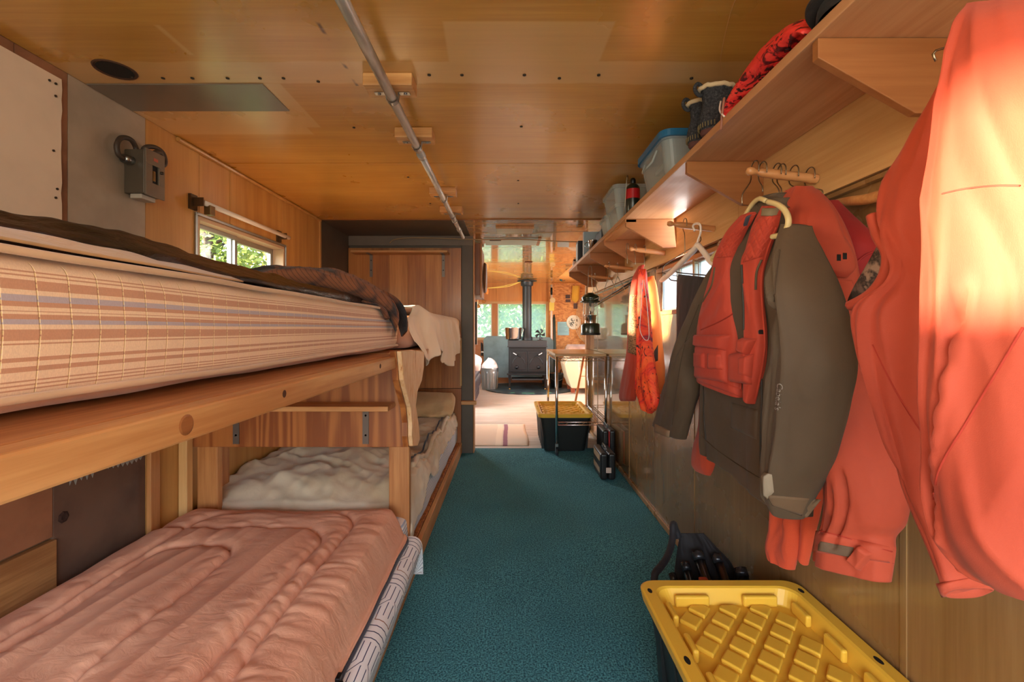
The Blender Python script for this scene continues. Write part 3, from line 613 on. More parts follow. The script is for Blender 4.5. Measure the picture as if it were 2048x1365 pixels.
loft('shirt_body', [((-1.30,1.75,1.29),(-1.02,1.60,1.30),0.018),((-1.22,1.95,1.31),(-.90,1.65,1.32),0.053),((-1.08,2.1,1.34),(-.80,1.75,1.335),0.068),((-.92,2.2,1.345),(-.70,1.86,1.325),0.068),((-.80,2.26,1.325),(-.62,1.95,1.30),0.060),((-.70,2.28,1.295),(-.575,2.03,1.262),0.053),((-.62,2.27,1.26),(-.545,2.10,1.225),0.045),((-.565,2.24,1.215),(-.535,2.13,1.18),0.039),((-.545,2.22,1.17),(-.53,2.14,1.15),0.030)], pf.m, s, N=(.35,-.3,.85), amp=.02, fw=22, fl=6, ns=80, open1=True, hf=.003)
loft('sleeve', [((-1.15,2.15,1.33),(-.98,2.0,1.35),0.045),((-1.0,2.25,1.345),(-.85,2.08,1.37),0.053),((-.85,2.33,1.33),(-.72,2.18,1.345),0.053),((-.70,2.38,1.29),(-.61,2.24,1.29),0.045),((-.60,2.38,1.23),(-.545,2.27,1.225),0.045),((-.555,2.36,1.165),(-.53,2.26,1.165),0.042),((-.535,2.32,1.115),(-.52,2.23,1.12),0.030)], pf.m, s, N=(.6,-.3,.6), amp=.012, fw=22, fl=6, ns=64, hf=.002)
loft('sleeve', [((-.70,2.05,1.27),(-.64,1.98,1.265),0.015),((-.60,2.1,1.245),(-.578,2.02,1.24),0.018),((-.568,2.13,1.19),(-.562,2.07,1.19),0.015)], pf.m, s, N=(1,-.2,.3), amp=.008, ns=40, nr=30)
# cream sheet on the far upper bunk, hanging over the edge
um2 = thing('mattress', 'pale mattress end under the cream sheet on the far upper bunk', 'mattress', (-.98, 3.3, 1.032), 'mattresses on the bunks')
softbox('mattress_body', -1.46, -.53, 2.43, 4.15, 1.034, 1.225, .05, fabric('pinkish_ticking', rgb(214,172,150), rgb(200,156,134)), um2, .006)
cs = thing('sheet', 'cream bed sheet hanging in loose folds off the far upper bunk', 'sheet', (-.7, 3.3, 1.2))
hem = [(2.36,1.08),(2.42,.98),(2.50,.94),(2.62,.985),(2.74,1.03),(2.86,1.0),(2.98,.92),(3.17,.885),(3.40,.90),(3.62,.95),(3.85,1.0),(4.10,1.08)]
def hemz(y):
    for (a, b), (c_, d) in zip(hem[:-1], hem[1:]):
        if a <= y <= c_: t = (y-a)/(c_-a); t = t*t*(3-2*t); return b+(d-b)*t
    return hem[-1][1]
def sf(u, v):
    y = 2.36+v*1.74; hz = hemz(y); top = 1.232+.03*math.exp(-((y-2.5)/.18)**2)
    L1 = .45; Ld = top-hz; s_ = u*(L1+Ld)
    hug = -.085*(1-sstep(2.36, 2.75, y))
    fold = .03*math.sin(y*13+s_*6)*.6+.035*N3(y*6, s_*3, 2)-.02*abs(N3(y*11,s_*4,6))+.014*math.sin(y*31+3*N3(y*2,s_*2)+s_*4)*sstep(.3,.7,u)
    if s_ < L1-.05: return (-.45-L1+s_+.0, y, top+.008+.012*N3(y*6, s_*5)+.006*N3(y*20, s_*14))
    t = (s_-(L1-.05))
    if t < .1: a = t/.1*PI/2; return (-.50+hug*(t/.1)+.055*math.sin(a)+fold*.4*(t/.1), y, top-.05+.055*math.cos(a)+.008*(1-t/.1))
    d = (t-.1); return (-.445+hug*(1-sstep(.0,.3,d)*.7)+fold*(.4+d*2)+.03*sstep(0, .2, d)*(1+.3*math.sin(y*6)), y+.06*d*math.sin(y*3), top-.05-d*(Ld-.05)/max(.01, Ld-.05))
M().grid(sf, 90, 180).build('sheet_cloth', fabric('cream_linen', rgb(238,214,184), rgb(230,204,172), .8, 1200, .15), cs, smooth=True, solid=.003)
# ---- near lower mattress with geometric sheet
lm = thing('mattress', 'closest lower mattress under a white sheet with nested navy and brown lines', 'mattress', (-.95, 1.2, .055), 'mattresses on the bunks')
gs = NT('geometric_sheet'); uv = gs.n('UVMap').outputs[0]; p = gs.sep(uv)
cw, chh = .20, .15
iy = gs.math('FLOOR', gs.math('DIVIDE', p[0], chh)); xo = gs.math('MULTIPLY', gs.math('FLOORED_MODULO', iy, 2.), .5)
fx = gs.math('SUBTRACT', gs.math('FRACT', gs.math('ADD', gs.math('DIVIDE', p[1], cw), xo)), .5); fy = gs.math('FRACT', gs.math('DIVIDE', p[0], chh))
ax_ = gs.math('MULTIPLY', gs.math('ABSOLUTE', fx), 2.); ay = gs.math('SUBTRACT', 1.12, fy)
d1 = gs.math('MAXIMUM', ax_, ay); d2 = gs.math('SUBTRACT', gs.math('ADD', ax_, ay), .48)
d = gs.math('MAXIMUM', d1, gs.math('MULTIPLY', d2, .95))
outer = gs.math('GREATER_THAN', d, 1.0)
fr1 = gs.math('ABSOLUTE', gs.math('SUBTRACT', gs.math('FRACT', gs.math('MULTIPLY', d, 5.)), .5)); fr2 = gs.math('ABSOLUTE', gs.math('SUBTRACT', gs.math('FRACT', gs.math('MULTIPLY', ax_, 5.)), .5))
sel = gs.math('ADD', gs.math('MULTIPLY', fr1, gs.math('SUBTRACT', 1., outer)), gs.math('MULTIPLY', fr2, outer))
ln = gs.rng(sel, .05, .09, 1, 0); inner = gs.math('LESS_THAN', d, .45); hole = gs.math('LESS_THAN', d, .1)
lc = gs.mix(inner, rgb(38,54,92), rgb(150,100,76)); 
gs.set(Base_Color=gs.mix(ln, rgb(248,246,246), lc), Roughness=.8); gs.bump(gs.noise(gs.co(), 5, 3), .4, .01)
def ms(u, v):
    y = .2+v*1.86; s_ = u*1.16; r = .045; xe = -.385+.008*N3(y*4, 1)-.004*y; zt = .205+.006*N3(y*5, u*4)
    if s_ < .16: a = s_/.16; return (xe-.035*(1-a)-.01*(1-a), y, .022+a*.14)
    if s_ < .16+.07: a = (s_-.16)/.07*PI/2; return (xe-r+r*math.cos(a), y, zt-r+r*math.sin(a))
    return (xe-r-(s_-.23), y, zt)
mg = M().grid(lambda u, v: ms(u, v) , 70, 120, uv=lambda u, v: (.2+v*1.86, u*1.16))
n0 = len(mg.v)
# far end face hanging down
mg.grid(lambda u, v: (ms(u, 1)[0], 2.06+.02*math.sin(v*PI/2), ms(u,1)[2]*(1-v)+.022*v), 70, 6, uv=lambda u, v: (2.06+v*.18, u*1.16))
mg.build('fitted_sheet', gs.m, lm, smooth=True)
box('mattress_core', -1.44, -.44, .22, 2.04, .06, .19, plain('foam', rgb(220,210,190), .8), lm, bevel=.02)
# sleeping bag
bag = NT('salmon_cotton'); v = bag.co(); n = bag.noise(v, 4, 4); bag.set(Base_Color=bag.mix(bag.rng(n, .35, .65, 0, 1), rgb(240,184,152), rgb(230,168,136)), Roughness=.85, Sheen_Weight=.05); bag.bump(bag.math('ADD', bag.math('MULTIPLY', bag.noise(v, 700, 2), .08), bag.noise(bag.map(v, (16, 26, 16)), 1, 4, .6, 1.2)), .35, .008)
sb = thing('sleeping_bag', 'salmon quilted sleeping bag spread over the closest lower bed', 'sleeping bag', (-.95, 1.2, .21))
def rrect(x, y, x0, x1, y1, r):   # signed distance to rounded rect, open toward the camera
    cx, hx = (x0+x1)/2, (x1-x0)/2; y0 = -3; cy, hy = (y0+y1)/2, (y1-y0)/2
    qx, qy = abs(x-cx)-hx+r, abs(y-cy)-hy+r
    return math.hypot(max(qx, 0), max(qy, 0))+min(max(qx, qy), 0)-r
def seamd(x, y):
    return min(abs(rrect(x, y, -1.30, -.645, 2.00, .15)), abs(rrect(x, y, -1.62, -.715, 1.83, .13)), abs(rrect(x, y, -1.26, -.985, 1.68, .10)))
BY1 = 2.085
def bz(x, y):
    ed = -rrect(x, y, -1.465, -.462, BY1, .10)      # distance inside the edge
    e = max(0, ed); base = .225+.085*(1-math.exp(-e/.035)) if ed > 0 else .225
    d = seamd(x, y); puff = (1-math.exp(-(d/.013)))*.8+.2*(1-math.exp(-(d/.06)))
    wr = N3(x*4, y*3, 1)*.012+abs(N3(x*5+y*3, y*2-x*1, 7))*.008
    pk = math.exp(-(d/.06)**2)*(abs(N3(x*17, y*17, 5))*.008)
    long_ = (.022*(.5-abs(N3((x-.12*y)*9, y*1.0, 3)))) if rrect(x, y, -1.62, -.715, 1.83, .13) < 0 else .008*abs(N3(x*5, y*22, 2))
    return base+min(1, e/.05)*(.034*puff+wr+pk+long_+.01)
def bf(u, v):
    y = .22+v*(BY1-.22); x = -.458-u*1.01
    m_ = BY1-.10
    if y > m_:      # rounded far corners
        k = (y-m_)/.10; s_ = .10*(1-math.sqrt(max(0, 1-min(1, k)**2))); x = -.458-s_-u*(1.01-2*s_)
    x += .012*N3(y*5, 3.3)*(1-u)
    return (x, y, bz(x, y))
top = M(); uu = 220; vv = 300
top.grid(bf, uu, vv)
top.build('quilted_top', bag.m, sb, smooth=True)
# side skirt down to the sheet and navy zipper binding with slider
def skf(u, v):
    a = bf(0, v) if u < .5 else bf(0, v); y = .22+v*(BY1-.22)
    p0 = Vector(bf(0, v)); return (p0.x+.012*math.sin(u*PI)-.012*u, p0.y, p0.z*(1-u)+.218*u)
M().grid(skf, 8, 200).build('side_panel', bag.m, sb, smooth=True, solid=.002)
def ff(u, v):
    p0 = Vector(bf(u, 1)); return (p0.x, p0.y+.012*math.sin(v*PI), p0.z*(1-v)+.20*v)
M().grid(ff, 80, 6).build('end_panel', bag.m, sb, smooth=True, solid=.002)
navy = fabric('navy_binding', rgb(52,50,66), wb=.1)
zp = [Vector(bf(0, v))+Vector((.008, 0, -.012-.014*abs(N3(v*11, 4)))) for v in np.linspace(0, .99, 120)]
M().tube(zp, .006, 8).build('zipper_tape', navy, sb, smooth=True)
zs = M().box(-.452, -.440, 1.175, 1.20, .228, .240); zs.box(-.442, -.430, 1.145, 1.178, .205, .235).build('zipper_slider', plain('blackmetal', rgb(30,30,32), .35, .6), sb, bevel=.002)
# ---- far lower bed
fm = thing('mattress', 'blue and white ticking mattress on the far lower bunk', 'mattress', (-.96, 3.1, .1), 'mattresses on the bunks')
tk = NT('blue_ticking'); v = tk.co('World'); p = tk.sep(v); f = tk.math('FRACT', tk.math('MULTIPLY', p[2], 60)); tk.set(Base_Color=tk.mix(tk.rng(f, .5, .7, 0, 1), rgb(236,232,230), rgb(168,182,204)), Roughness=.8)
softbox('mattress_body', -1.46, -.475, 1.99, 4.14, .105, .285, .04, tk.m, fm, .006)
cv = NT('cream_canvas'); v = cv.co(); n = cv.noise(v, 3, 5); cv.set(Base_Color=cv.mix(cv.rng(n, .4, .66, 0, 1), rgb(226,212,186), rgb(206,186,152)), Roughness=.85, Sheen_Weight=.2); cv.bump(cv.noise(v, 26, 4, .6, .6), .35, .006)
bd = thing('canvas_bedroll', 'rumpled cream canvas bedroll with navy edge binding on the far lower bunk', 'bedding', (-.96, 3.1, .29))
def ch(x, y):
    h = .355+.035*N3(x*3, y*2.6, 2)+.05*(1-abs(N3(x*2.3+1.3*y, y*2.2-x, 5))*2.4)*.6+.03*(.4-abs(N3(x*7, y*5, 1)))+.03*(.4-abs(N3(x*5+y*9, y*4, 9)))+.008*N3(x*22,y*14,4)
    h += .04*math.exp(-((y-2.6)/.3)**2)*math.exp(-((x+1.0)/.4)**2)
    e = sstep(2.10, 2.30, y)
    return .29+(h-.29)*(.35+.65*e)-.11*(1-sstep(2.10,2.135,y))
def cf(u, v):
    y = 2.10+v*1.965; xe = -.485+.012*N3(y*6, 2)
    if u < .82: x = -1.46+(xe+1.46)*(u/.82)**.9; return (x, y, ch(x, y))
    d = (u-.82)/.18; drop = .10+.05*N3(y*4, 8)+.10*math.exp(-((y-2.3)/.25)**2)
    return (xe+.028*math.sin(d*PI/2)+.01*N3(y*12, d*3), y, max(.16, ch(xe, y)-drop*d))
M().grid(cf, 130, 200).build('canvas', cv.m, bd, smooth=True, solid=.004)
def roll(yv): x = -.50-.0*yv; return x
rp = [(-.512+.006*N3(y*9, 1), y, ch(-.51, y)+.012) for y in np.linspace(2.40, 3.9, 50)]
M().tube(rp, [.014+.006*abs(N3(i*.5, 3)) for i in range(50)], 10).build('rolled_edge', cv.m, bd, smooth=True)
M().tube([(x-.045+.01*N3(y*4, 7), y, ch(-.555, y)+.006) for x, y, z in rp], .006, 6).build('navy_binding', navy, bd, smooth=True)
loft('pillow', [((-.98,3.80,.41),(-.50,3.80,.41),.02),((-1.0,3.84,.44),(-.475,3.82,.44),.06),((-1.0,3.9,.50),(-.465,3.88,.50),.075),((-.99,3.95,.56),(-.47,3.93,.55),.06),((-.97,3.98,.60),(-.50,3.97,.585),.02)], fabric('tan_canvas', rgb(222,190,146), rgb(200,164,118), wr=30), None, N=(0,-1,0), amp=.03, fw=10, fl=8, seed=3, open1=False)
pilo = C.objects['pillow']; setp(pilo, 'tan canvas pillow sack leaning at the far end of the lower bunk', 'pillow')
# ------------------------------------------------------------------ wall shelf, corbels and pegs on the right
ws = thing('long_shelf', 'long pale plywood shelf with corbels and pegs along the right wall', 'shelf', (.73, 2.5, 1.716))
SZ0, SZ1 = 1.716, 1.740
birchx = wood('birch_corbel', rgb(176, 116, 66), rgb(150, 92, 48), 'x', .5, .05, .9, 1.0, rings=3, knots=.4, bump=.06, coords='World')
birchy = wood('birch_shelf_underside', rgb(222, 172, 126), rgb(196, 140, 96), 'y', .5, .05, 1, 1, rings=4, knots=.5, bump=.05)
box('shelf_board', .60, .864, -.3, 2.355, SZ0, SZ1, birchy, ws, bevel=.002); box('shelf_board', .60, .864, 2.357, 4.62, SZ0, SZ1, birchy, ws, bevel=.002)
box('splice_block', .60, .66, 2.36, 2.86, SZ0-.02, SZ0-.001, pine, ws, label='short pine splice block under the joint')
edge = plain('pale_edge', rgb(214, 190, 140), .55)
for k, y in enumerate([.20, .89, 1.547, 2.36, 2.90, 3.41, 4.07, 4.60]):
    o = [(.604,SZ0-.001),(.864,SZ0-.001),(.864,1.567),(.795,1.567),(.604,1.676)]
    b = M().prism([(x, y, z) for x, z in o], (0, .018, 0)).build('corbel', birchx, ws, bevel=.0015, recalc=True)
for k, y in enumerate([.64, 1.28, 1.92, 2.53, 3.20, 3.83]):
    zt, zr = (1.590, 1.566)
    pr = [(.0,0),(.008,.002),(.0115,.009),(.0115,.018),(.007,.028),(.0075,.033),(.011,.042),(.013,.06),(.013,.20)]
    M().lathe(pr, (.665, y, zt), Vector((.20, 0, zr-zt)), n=16, cap=False).build('peg', wood('maple', rgb(222,164,110), rgb(190,124,72), 'x', .4, .2), ws, smooth=True)
# ---- wire hooks
wirem = plain('hook_wire', rgb(150, 138, 120), .3, 1)
def hookwire(x, y, top, drop, mat=wirem, r=.0018, lean=0, dy=0.):
    pts = [(x+.0, y-.021, top-.022)]
    for i in range(9):
        a = PI-(i/8)*PI*1.0; pts.append((x, y+.021*math.cos(a), top-.006+.02*math.sin(a)))
    pts += [(x, y+.02, top-.03), (x+lean*.4, y+.004+dy*.4, top-.05), (x+lean, y+dy, top-.05-drop*.5), (x+lean, y+dy, top-.05-drop)]
    return M().tube(curve(pts, 40), r, 6)
pz = lambda x: 1.590-(x-.665)*.12+.016
# ---- garment tools
def fitrows(rows, sq, back=.6):
    out = []
    for (l, yl, r, yr, t, X) in rows:
        wpx = r-l
        for tr in range(10):
            a, b = float(l), float(r)
            for _ in range(14):
                A, B = PX(a, yl, X), PX(b, yr, X); mid = (A+B)/2; half = (B-A)/2
                lo, hi = 1e9, -1e9
                for k in range(48):
                    an = 2*PI*k/48; c, s = spow(math.cos(an), sq), spow(math.sin(an), sq)
                    p = mid+half*c+Vector((-1,0,0))*t*(1 if s > 0 else back)*s; q = VX+p.x/max(.1, p.y)*F; lo = min(lo, q); hi = max(hi, q)
                a = min(max(a+(l-lo)*.7, l-10), l+.45*wpx+10); b = min(max(b+(r-hi)*.7, a+.3*wpx), r+.45*wpx+10)
            if abs(lo-l) < 4 and abs(hi-r) < 6: break
            t *= .85
        out.append((PX(a, yl, X), PX(b, yr, X), t))
    return out
def garment(name, rows, mat, parent, sq=.8, **k):
    return loft(name, fitrows(rows, sq, k.get('back', .6)), mat, parent, sq=sq, **k)
def bvh(*objs):
    vs = []; fs = []
    for o in objs:
        org = origin(o); n = len(vs); vs += [v.co+org for v in o.data.vertices]; fs += [tuple(i+n for i in p.vertices) for p in o.data.polygons]
    return BVHTree.FromPolygons(vs, fs)
CAM = Vector((0, 0, CH))
def hit(t, px, py):
    d = Vector(((px-VX)/F, 1, -(py-VY)/F)).normalized(); r = t.ray_cast(CAM, d)
    return (r[0], r[1]) if r[0] is not None else (None, None)
def bil(q, u, v):
    (a, b), (c, d), (e, f), (g, h) = q    # TL TR BR BL
    return ((a*(1-u)+c*u)*(1-v)+(g*(1-u)+e*u)*v, (b*(1-u)+d*u)*(1-v)+(h*(1-u)+f*u)*v)
def patch(name, t, q, lift, mat, parent, nu=16, nv=16, hf=None, label=None, Nn=(-1, -.15, 0), round_=.12):
    Nn = Vector(Nn).normalized(); g = {}
    for j in range(nv+1):
        for i in range(nu+1):
            p, _ = hit(t, *bil(q, i/nu, j/nv)); g[i, j] = p
    ok = [k for k in g if g[k] is not None]
    if not ok: return None
    for k in list(g):
        if g[k] is None:
            kk = min(ok, key=lambda a: (a[0]-k[0])**2+(a[1]-k[1])**2); px, py = bil(q, k[0]/nu, k[1]/nv); g[k] = PX(px, py, g[kk].x)
    m = M(); top = []
    for j in range(nv+1):
        for i in range(nu+1):
            u, v = i/nu, j/nv; e = min(u, 1-u, v, 1-v)/round_; e = math.sqrt(min(1, max(0, e))) if e < 1 else 1
            h = lift*(.15+.85*e)+(hf(u, v) if hf else 0); m.v.append(tuple(g[i, j]+Nn*h))
    w_ = nu+1
    for j in range(nv):
        for i in range(nu): m.f.append((j*w_+i, j*w_+i+1, (j+1)*w_+i+1, (j+1)*w_+i))
    b = len(m.v); m.v += [tuple(g[i, j]-Nn*.003) for j in range(nv+1) for i in range(nu+1)]
    for i in range(nu): m.f.append((i, b+i, b+i+1, i+1)); m.f.append((nv*w_+i, nv*w_+i+1, b+nv*w_+i+1, b+nv*w_+i))
    for j in range(nv): m.f.append((j*w_, (j+1)*w_, b+(j+1)*w_, b+j*w_)); m.f.append((j*w_+nu, b+j*w_+nu, b+(j+1)*w_+nu, (j+1)*w_+nu))
    return m.build(name, mat, parent, smooth=True, recalc=True, label=label)
def line(name, t, pts, r, mat, parent, lift=.001, n=30, label=None):
    L = []; Nn = Vector((-1, -.15, 0)).normalized()
    for x, y in cr(pts, n):
        p, _ = hit(t, x, y)
        if p is not None: L.append(p+Nn*lift)
    if len(L) < 2: return None
    return M().tube(L, r, 6).build(name, mat, parent, smooth=True, label=label)
def cloth(name, c1, c2, wr=9, rough=.75, sheen=.06): return fabric(name, c1, c2, rough, 1400, .35, sheen, wr=wr)
oliv = cloth('olive_softshell', rgb(88, 70, 52), rgb(76, 62, 46), sheen=.05)
orange = cloth('blaze_orange_twill', rgb(184, 62, 38), rgb(170, 52, 32)); orange2 = cloth('coral_orange_shell', rgb(182, 72, 46), rgb(170, 62, 38))
red = cloth('red_orange_fleece', rgb(160, 26, 22), rgb(142, 20, 18)); fleece = fabric('orange_fleece', rgb(204, 80, 46), rgb(190, 68, 38), .95, 500, .4, .1)
dkor = plain('deep_orange_seam', rgb(164, 48, 30), .8); dkz = plain('dark_zip', rgb(52, 46, 40), .6); hcream = plain('cream_hanger_plastic', rgb(208, 188, 138), .35)
camo = NT('dark_camo_lining'); v = camo.co(); n = camo.noise(v, 16, 4, .6); camo.set(Base_Color=camo.ramp(n, [(.42, rgb(52,38,34)), (.5, rgb(110,84,74)), (.56, rgb(40,28,26)), (.62, rgb(150,120,104))]), Roughness=.8)
def ocamo(name):
    t = NT(name); v = t.co(); n = t.noise(t.map(v, (7, 7, 7)), 1, 4, .7, 1.5); n2 = t.noise(t.map(v, (40, 40, 16)), 1, 3, .6, 2.)
    c = t.ramp(n, [(.36, rgb(120,30,52)), (.45, rgb(232,54,34)), (.6, rgb(250,96,44))]); c = t.mix(t.rng(n2, .60, .64, 0, 1), c, rgb(60,18,24)); t.set(Base_Color=c, Roughness=.7); return t.m
# ---- garments, from the wall outwards
# red fleece pullover
g = thing('red_fleece_jacket', 'deep red fleece jacket hanging closest to the wall behind the orange coat', 'jacket', (.83, 1.1, 1.5))
b1 = garment('body', [(1650,405,1678,400,.02,.83),(1655,430,1705,428,.03,.83),(1660,470,1745,468,.04,.83),(1665,520,1760,505,.045,.83),(1670,600,1765,590,.045,.83),(1670,700,1770,700,.045,.83),(1670,900,1780,900,.04,.83)], red, g, amp=.006, seed=11)
line('armhole_seam', bvh(b1), [(1700,600),(1706,540),(1730,512),(1757,502)], .003, red, g)
hookwire(.845, 1.28, pz(.845), .03, dy=-.05).build('hook', wirem, g, smooth=True)
# orange fleece with visible cuffs
g = thing('orange_fleece_jacket', 'orange fleece jacket whose cuffs show below the olive jacket', 'jacket', (.80, 1.25, 1.5))
garment('body', [(1585,395,1640,385,.02,.79),(1580,430,1665,420,.04,.79),(1580,500,1690,500,.05,.79),(1570,620,1700,620,.05,.79),(1560,800,1690,800,.05,.79),(1560,950,1650,980,.05,.79)], fleece, g, amp=.008, seed=21)
garment('sleeve', [(1540,860,1610,860,.04,.79),(1542,950,1612,950,.04,.79),(1543,1020,1606,1022,.04,.79),(1535,1060,1602,1075,.036,.79),(1528,1092,1598,1105,.034,.79),(1538,1118,1590,1141,.03,.79)], fleece, g, amp=.012, fw=24, fl=3, seed=22)
garment('sleeve', [(1595,900,1660,900,.03,.81),(1600,1000,1648,1000,.03,.81),(1596,1060,1632,1075,.026,.81),(1592,1112,1618,1132,.02,.81)], fleece, g, amp=.008, seed=23)
garment('sleeve', [(1400,760,1450,770,.03,.79),(1395,850,1445,865,.035,.79),(1385,890,1436,905,.036,.79),(1382,925,1430,935,.034,.79),(1390,940,1422,952,.02,.79)], fleece, g, amp=.006, seed=24)
hookwire(.80, 1.28, pz(.80), .03, dy=-.03).build('hook', wirem, g, smooth=True)
# coral coat
g = thing('orange_hooded_coat', 'coral orange hooded coat with gray cuff patch hanging behind the olive jacket', 'coat', (.76, 1.1, 1.5))
cb1 = garment('body', [(1598,374,1640,380,.02,.76),(1585,398,1665,405,.04,.76),(1575,440,1690,450,.06,.76),(1590,520,1712,515,.06,.76),(1600,600,1725,600,.06,.76),(1610,720,1740,720,.06,.76),(1610,860,1760,860,.05,.76)], orange2, g, amp=.010, seed=31, sq=.75)
garment('hood', [(1590,372,1625,372,.02,.74),(1572,385,1650,395,.03,.735),(1570,410,1672,425,.045,.73),(1580,440,1688,470,.05,.73),(1620,470,1706,510,.05,.73),(1650,520,1710,540,.04,.735),(1668,545,1700,555,.02,.74)], orange2, g, amp=.012, fw=14, seed=32)
slv = garment('sleeve', [(1640,560,1705,560,.03,.73),(1650,640,1745,640,.06,.73),(1652,760,1778,760,.07,.73),(1648,880,1802,880,.075,.73),(1645,960,1814,975,.075,.73),(1640,1030,1806,1045,.07,.73),(1628,1075,1790,1075,.065,.73),(1622,1100,1792,1105,.06,.73),(1620,1113,1785,1166,.055,.73)], orange2, g, amp=.024, fw=14, fl=1.6, seed=33,
   ridges=[(.2,.55,.0,.8,.05,-.02),(.5,.5,.35,.82,.05,-.022),(-.1,.55,-.15,.78,.04,-.014)])
tv = bvh(slv)
patch('cuff_band', tv, [(1632,1062),(1790,1096),(1786,1128),(1624,1104)], .006, orange2, g, nu=30, nv=6)
patch('hook_patch', tv, [(1638,1080),(1718,1095),(1712,1118),(1636,1102)], .009, plain('velcro', rgb(104,82,64), .95, bumpy=.5, bscale=900), g, label='gray-brown hook and loop patch')
patch('cuff_tab', tv, [(1726,1090),(1752,1108),(1722,1142),(1700,1122)], .016, orange2, g)
line('cuff_seam', tv, [(1628,1060),(1680,1072),(1735,1090),(1785,1104)], .0014, dkor, g)
hookwire(.765, 1.28, pz(.765), .02).build('hook', wirem, g, smooth=True); hookwire(.752, 1.28, pz(.752), .03, dy=-.01).build('hook', wirem, g, smooth=True)
for (a, b) in ((1678,515),(1690,512)):
    patch('grommet', bvh(cb1, C.objects['hood']), [(a-4,b-6),(a+4,b-6),(a+4,b+7),(a-4,b+7)], .003, darkhole, g, 4, 4)
# olive jacket
g = thing('olive_softshell_jacket', 'olive brown soft-shell jacket with zipped pockets under the orange hunting vest', 'jacket', (.70, 1.28, 1.5))
ob = garment('body', [(1512,402,1590,395,.03,.70),(1500,422,1600,420,.05,.70),(1475,460,1625,462,.06,.70),(1432,522,1650,520,.07,.70),(1415,600,1655,600,.07,.70),(1406,700,1650,700,.07,.70),(1400,800,1640,820,.07,.70),(1398,870,1630,950,.065,.70),(1399,893,1625,1035,.06,.70)], oliv, g, amp=.018, fw=11, seed=41, sq=.6,
   ridges=[(-.62,.75,-.58,1.,.05,-.016),(-.3,.7,-.25,1.,.04,.010),(.0,.8,.05,1.,.04,-.012)])
of = garment('sleeve', [(1446,492,1480,520,.03,.68),(1424,528,1456,580,.05,.68),(1399,565,1440,640,.055,.68),(1374,608,1424,690,.06,.68),(1352,672,1410,730,.06,.68),(1332,742,1402,780,.06,.68),(1318,800,1392,820,.058,.68),(1309,848,1374,880,.05,.68)], oliv, g, amp=.02, fw=12, fl=3, seed=42, ridges=[(.5,.35,.1,.55,.10,-.02),(.0,.3,.2,.8,.06,.008)])
on = garment('sleeve', [(1572,448,1630,452,.03,.64),(1556,500,1655,500,.06,.63),(1548,570,1684,570,.075,.62),(1545,640,1704,650,.08,.62),(1542,720,1714,730,.08,.62),(1537,800,1706,800,.08,.62),(1533,870,1690,870,.078,.62),(1530,930,1668,940,.072,.62),(1530,985,1640,990,.068,.62),(1543,1013,1612,1040,.06,.62)], oliv, g, amp=.022, fw=9, fl=2, seed=43,
   ridges=[(-.75,.28,-.15,.36,.06,-.035),(-.5,.20,-.1,.28,.05,.018),(-.15,.34,.15,.26,.05,-.02),(-.3,.36,-.1,.8,.09,-.014),(.35,.15,.3,.8,.10,.012),(-.6,.5,-.5,.9,.06,.012)])
tb = bvh(ob); tn = bvh(on); tf = bvh(of)
loft('collar', fitrows([(1516,398,1575,385,.03,.70),(1512,405,1580,395,.045,.70),(1520,425,1600,415,.05,.69)], .8), oliv, g, amp=.004, open0=True, nr=30, seed=45)
patch('cuff_band', tn, [(1533,990),(1640,1000),(1612,1036),(1545,1012)], .005, cloth('olive_rough', rgb(112,88,64), rgb(96,74,54)), g, 20, 6)
patch('cuff_tab', tn, [(1528,945),(1544,950),(1548,985),(1534,1000)], .010, plain('tab', rgb(150,136,118), .8), g, 8, 8, label='pale gray strap tab')
patch('cuff_tab', tf, [(1310,848),(1340,862),(1338,876),(1308,864)], .008, plain('tab2', rgb(128,104,82), .7), g, 8, 8)
line('sleeve_seam', tf, [(1398,610),(1372,680),(1356,760),(1345,850)], .0014, plain('seam_olive', rgb(78,62,46), .8), g)
line('sleeve_seam', tn, [(1560,500),(1552,560),(1548,604)], .0016, plain('seam_olive2', rgb(78,62,46), .8), g)
line('front_zipper', tb, [(1520,640),(1524,780),(1522,880),(1524,960)], .003, dkz, g); line('pocket_zipper', tb, [(1407,770),(1408,830),(1412,880)], .0022, dkz, g)
patch('chest_pocket', tb, [(1463,805),(1516,820),(1514,880),(1462,856)], .006, oliv, g, 12, 12)
line('hem_seam', tb, [(1402,872),(1440,905),(1500,945),(1530,962)], .0016, plain('seam_olive3', rgb(78,62,46), .8), g)
# embroidered lettering down the sleeve
cu = bpy.data.curves.new('lettering', 'FONT'); cu.body = "Cabela's"; cu.size = 1; cu.shear = .35; cu.extrude = 0; to = bpy.data.objects.new('lt', cu); C.objects.link(to)
dg = bpy.context.evaluated_depsgraph_get(); tm_ = to.evaluated_get(dg).to_mesh(); vv_ = [tuple(v.co) for v in tm_.vertices]; ff_ = [tuple(p.vertices) for p in tm_.polygons]
C.objects.unlink(to); bpy.data.objects.remove(to)
mx_ = max(a[0] for a in vv_); lm_ = M(); bad = False
for x, y, z in vv_:
    p, _ = hit(tn, 1556+y*17+x/mx_*(-6), 765+x/mx_*56); p = p if p is not None else PX(1556, 780, .55); lm_.v.append(tuple(p+Vector((-.003, -.003, 0))))
lm_.f = ff_; lm_.build('lettering', plain('embroidery', rgb(150,140,132), .6), g, label='script lettering embroidered down the sleeve')
hookwire(.712, 1.28, pz(.712), .02).build('hook', wirem, g, smooth=True)
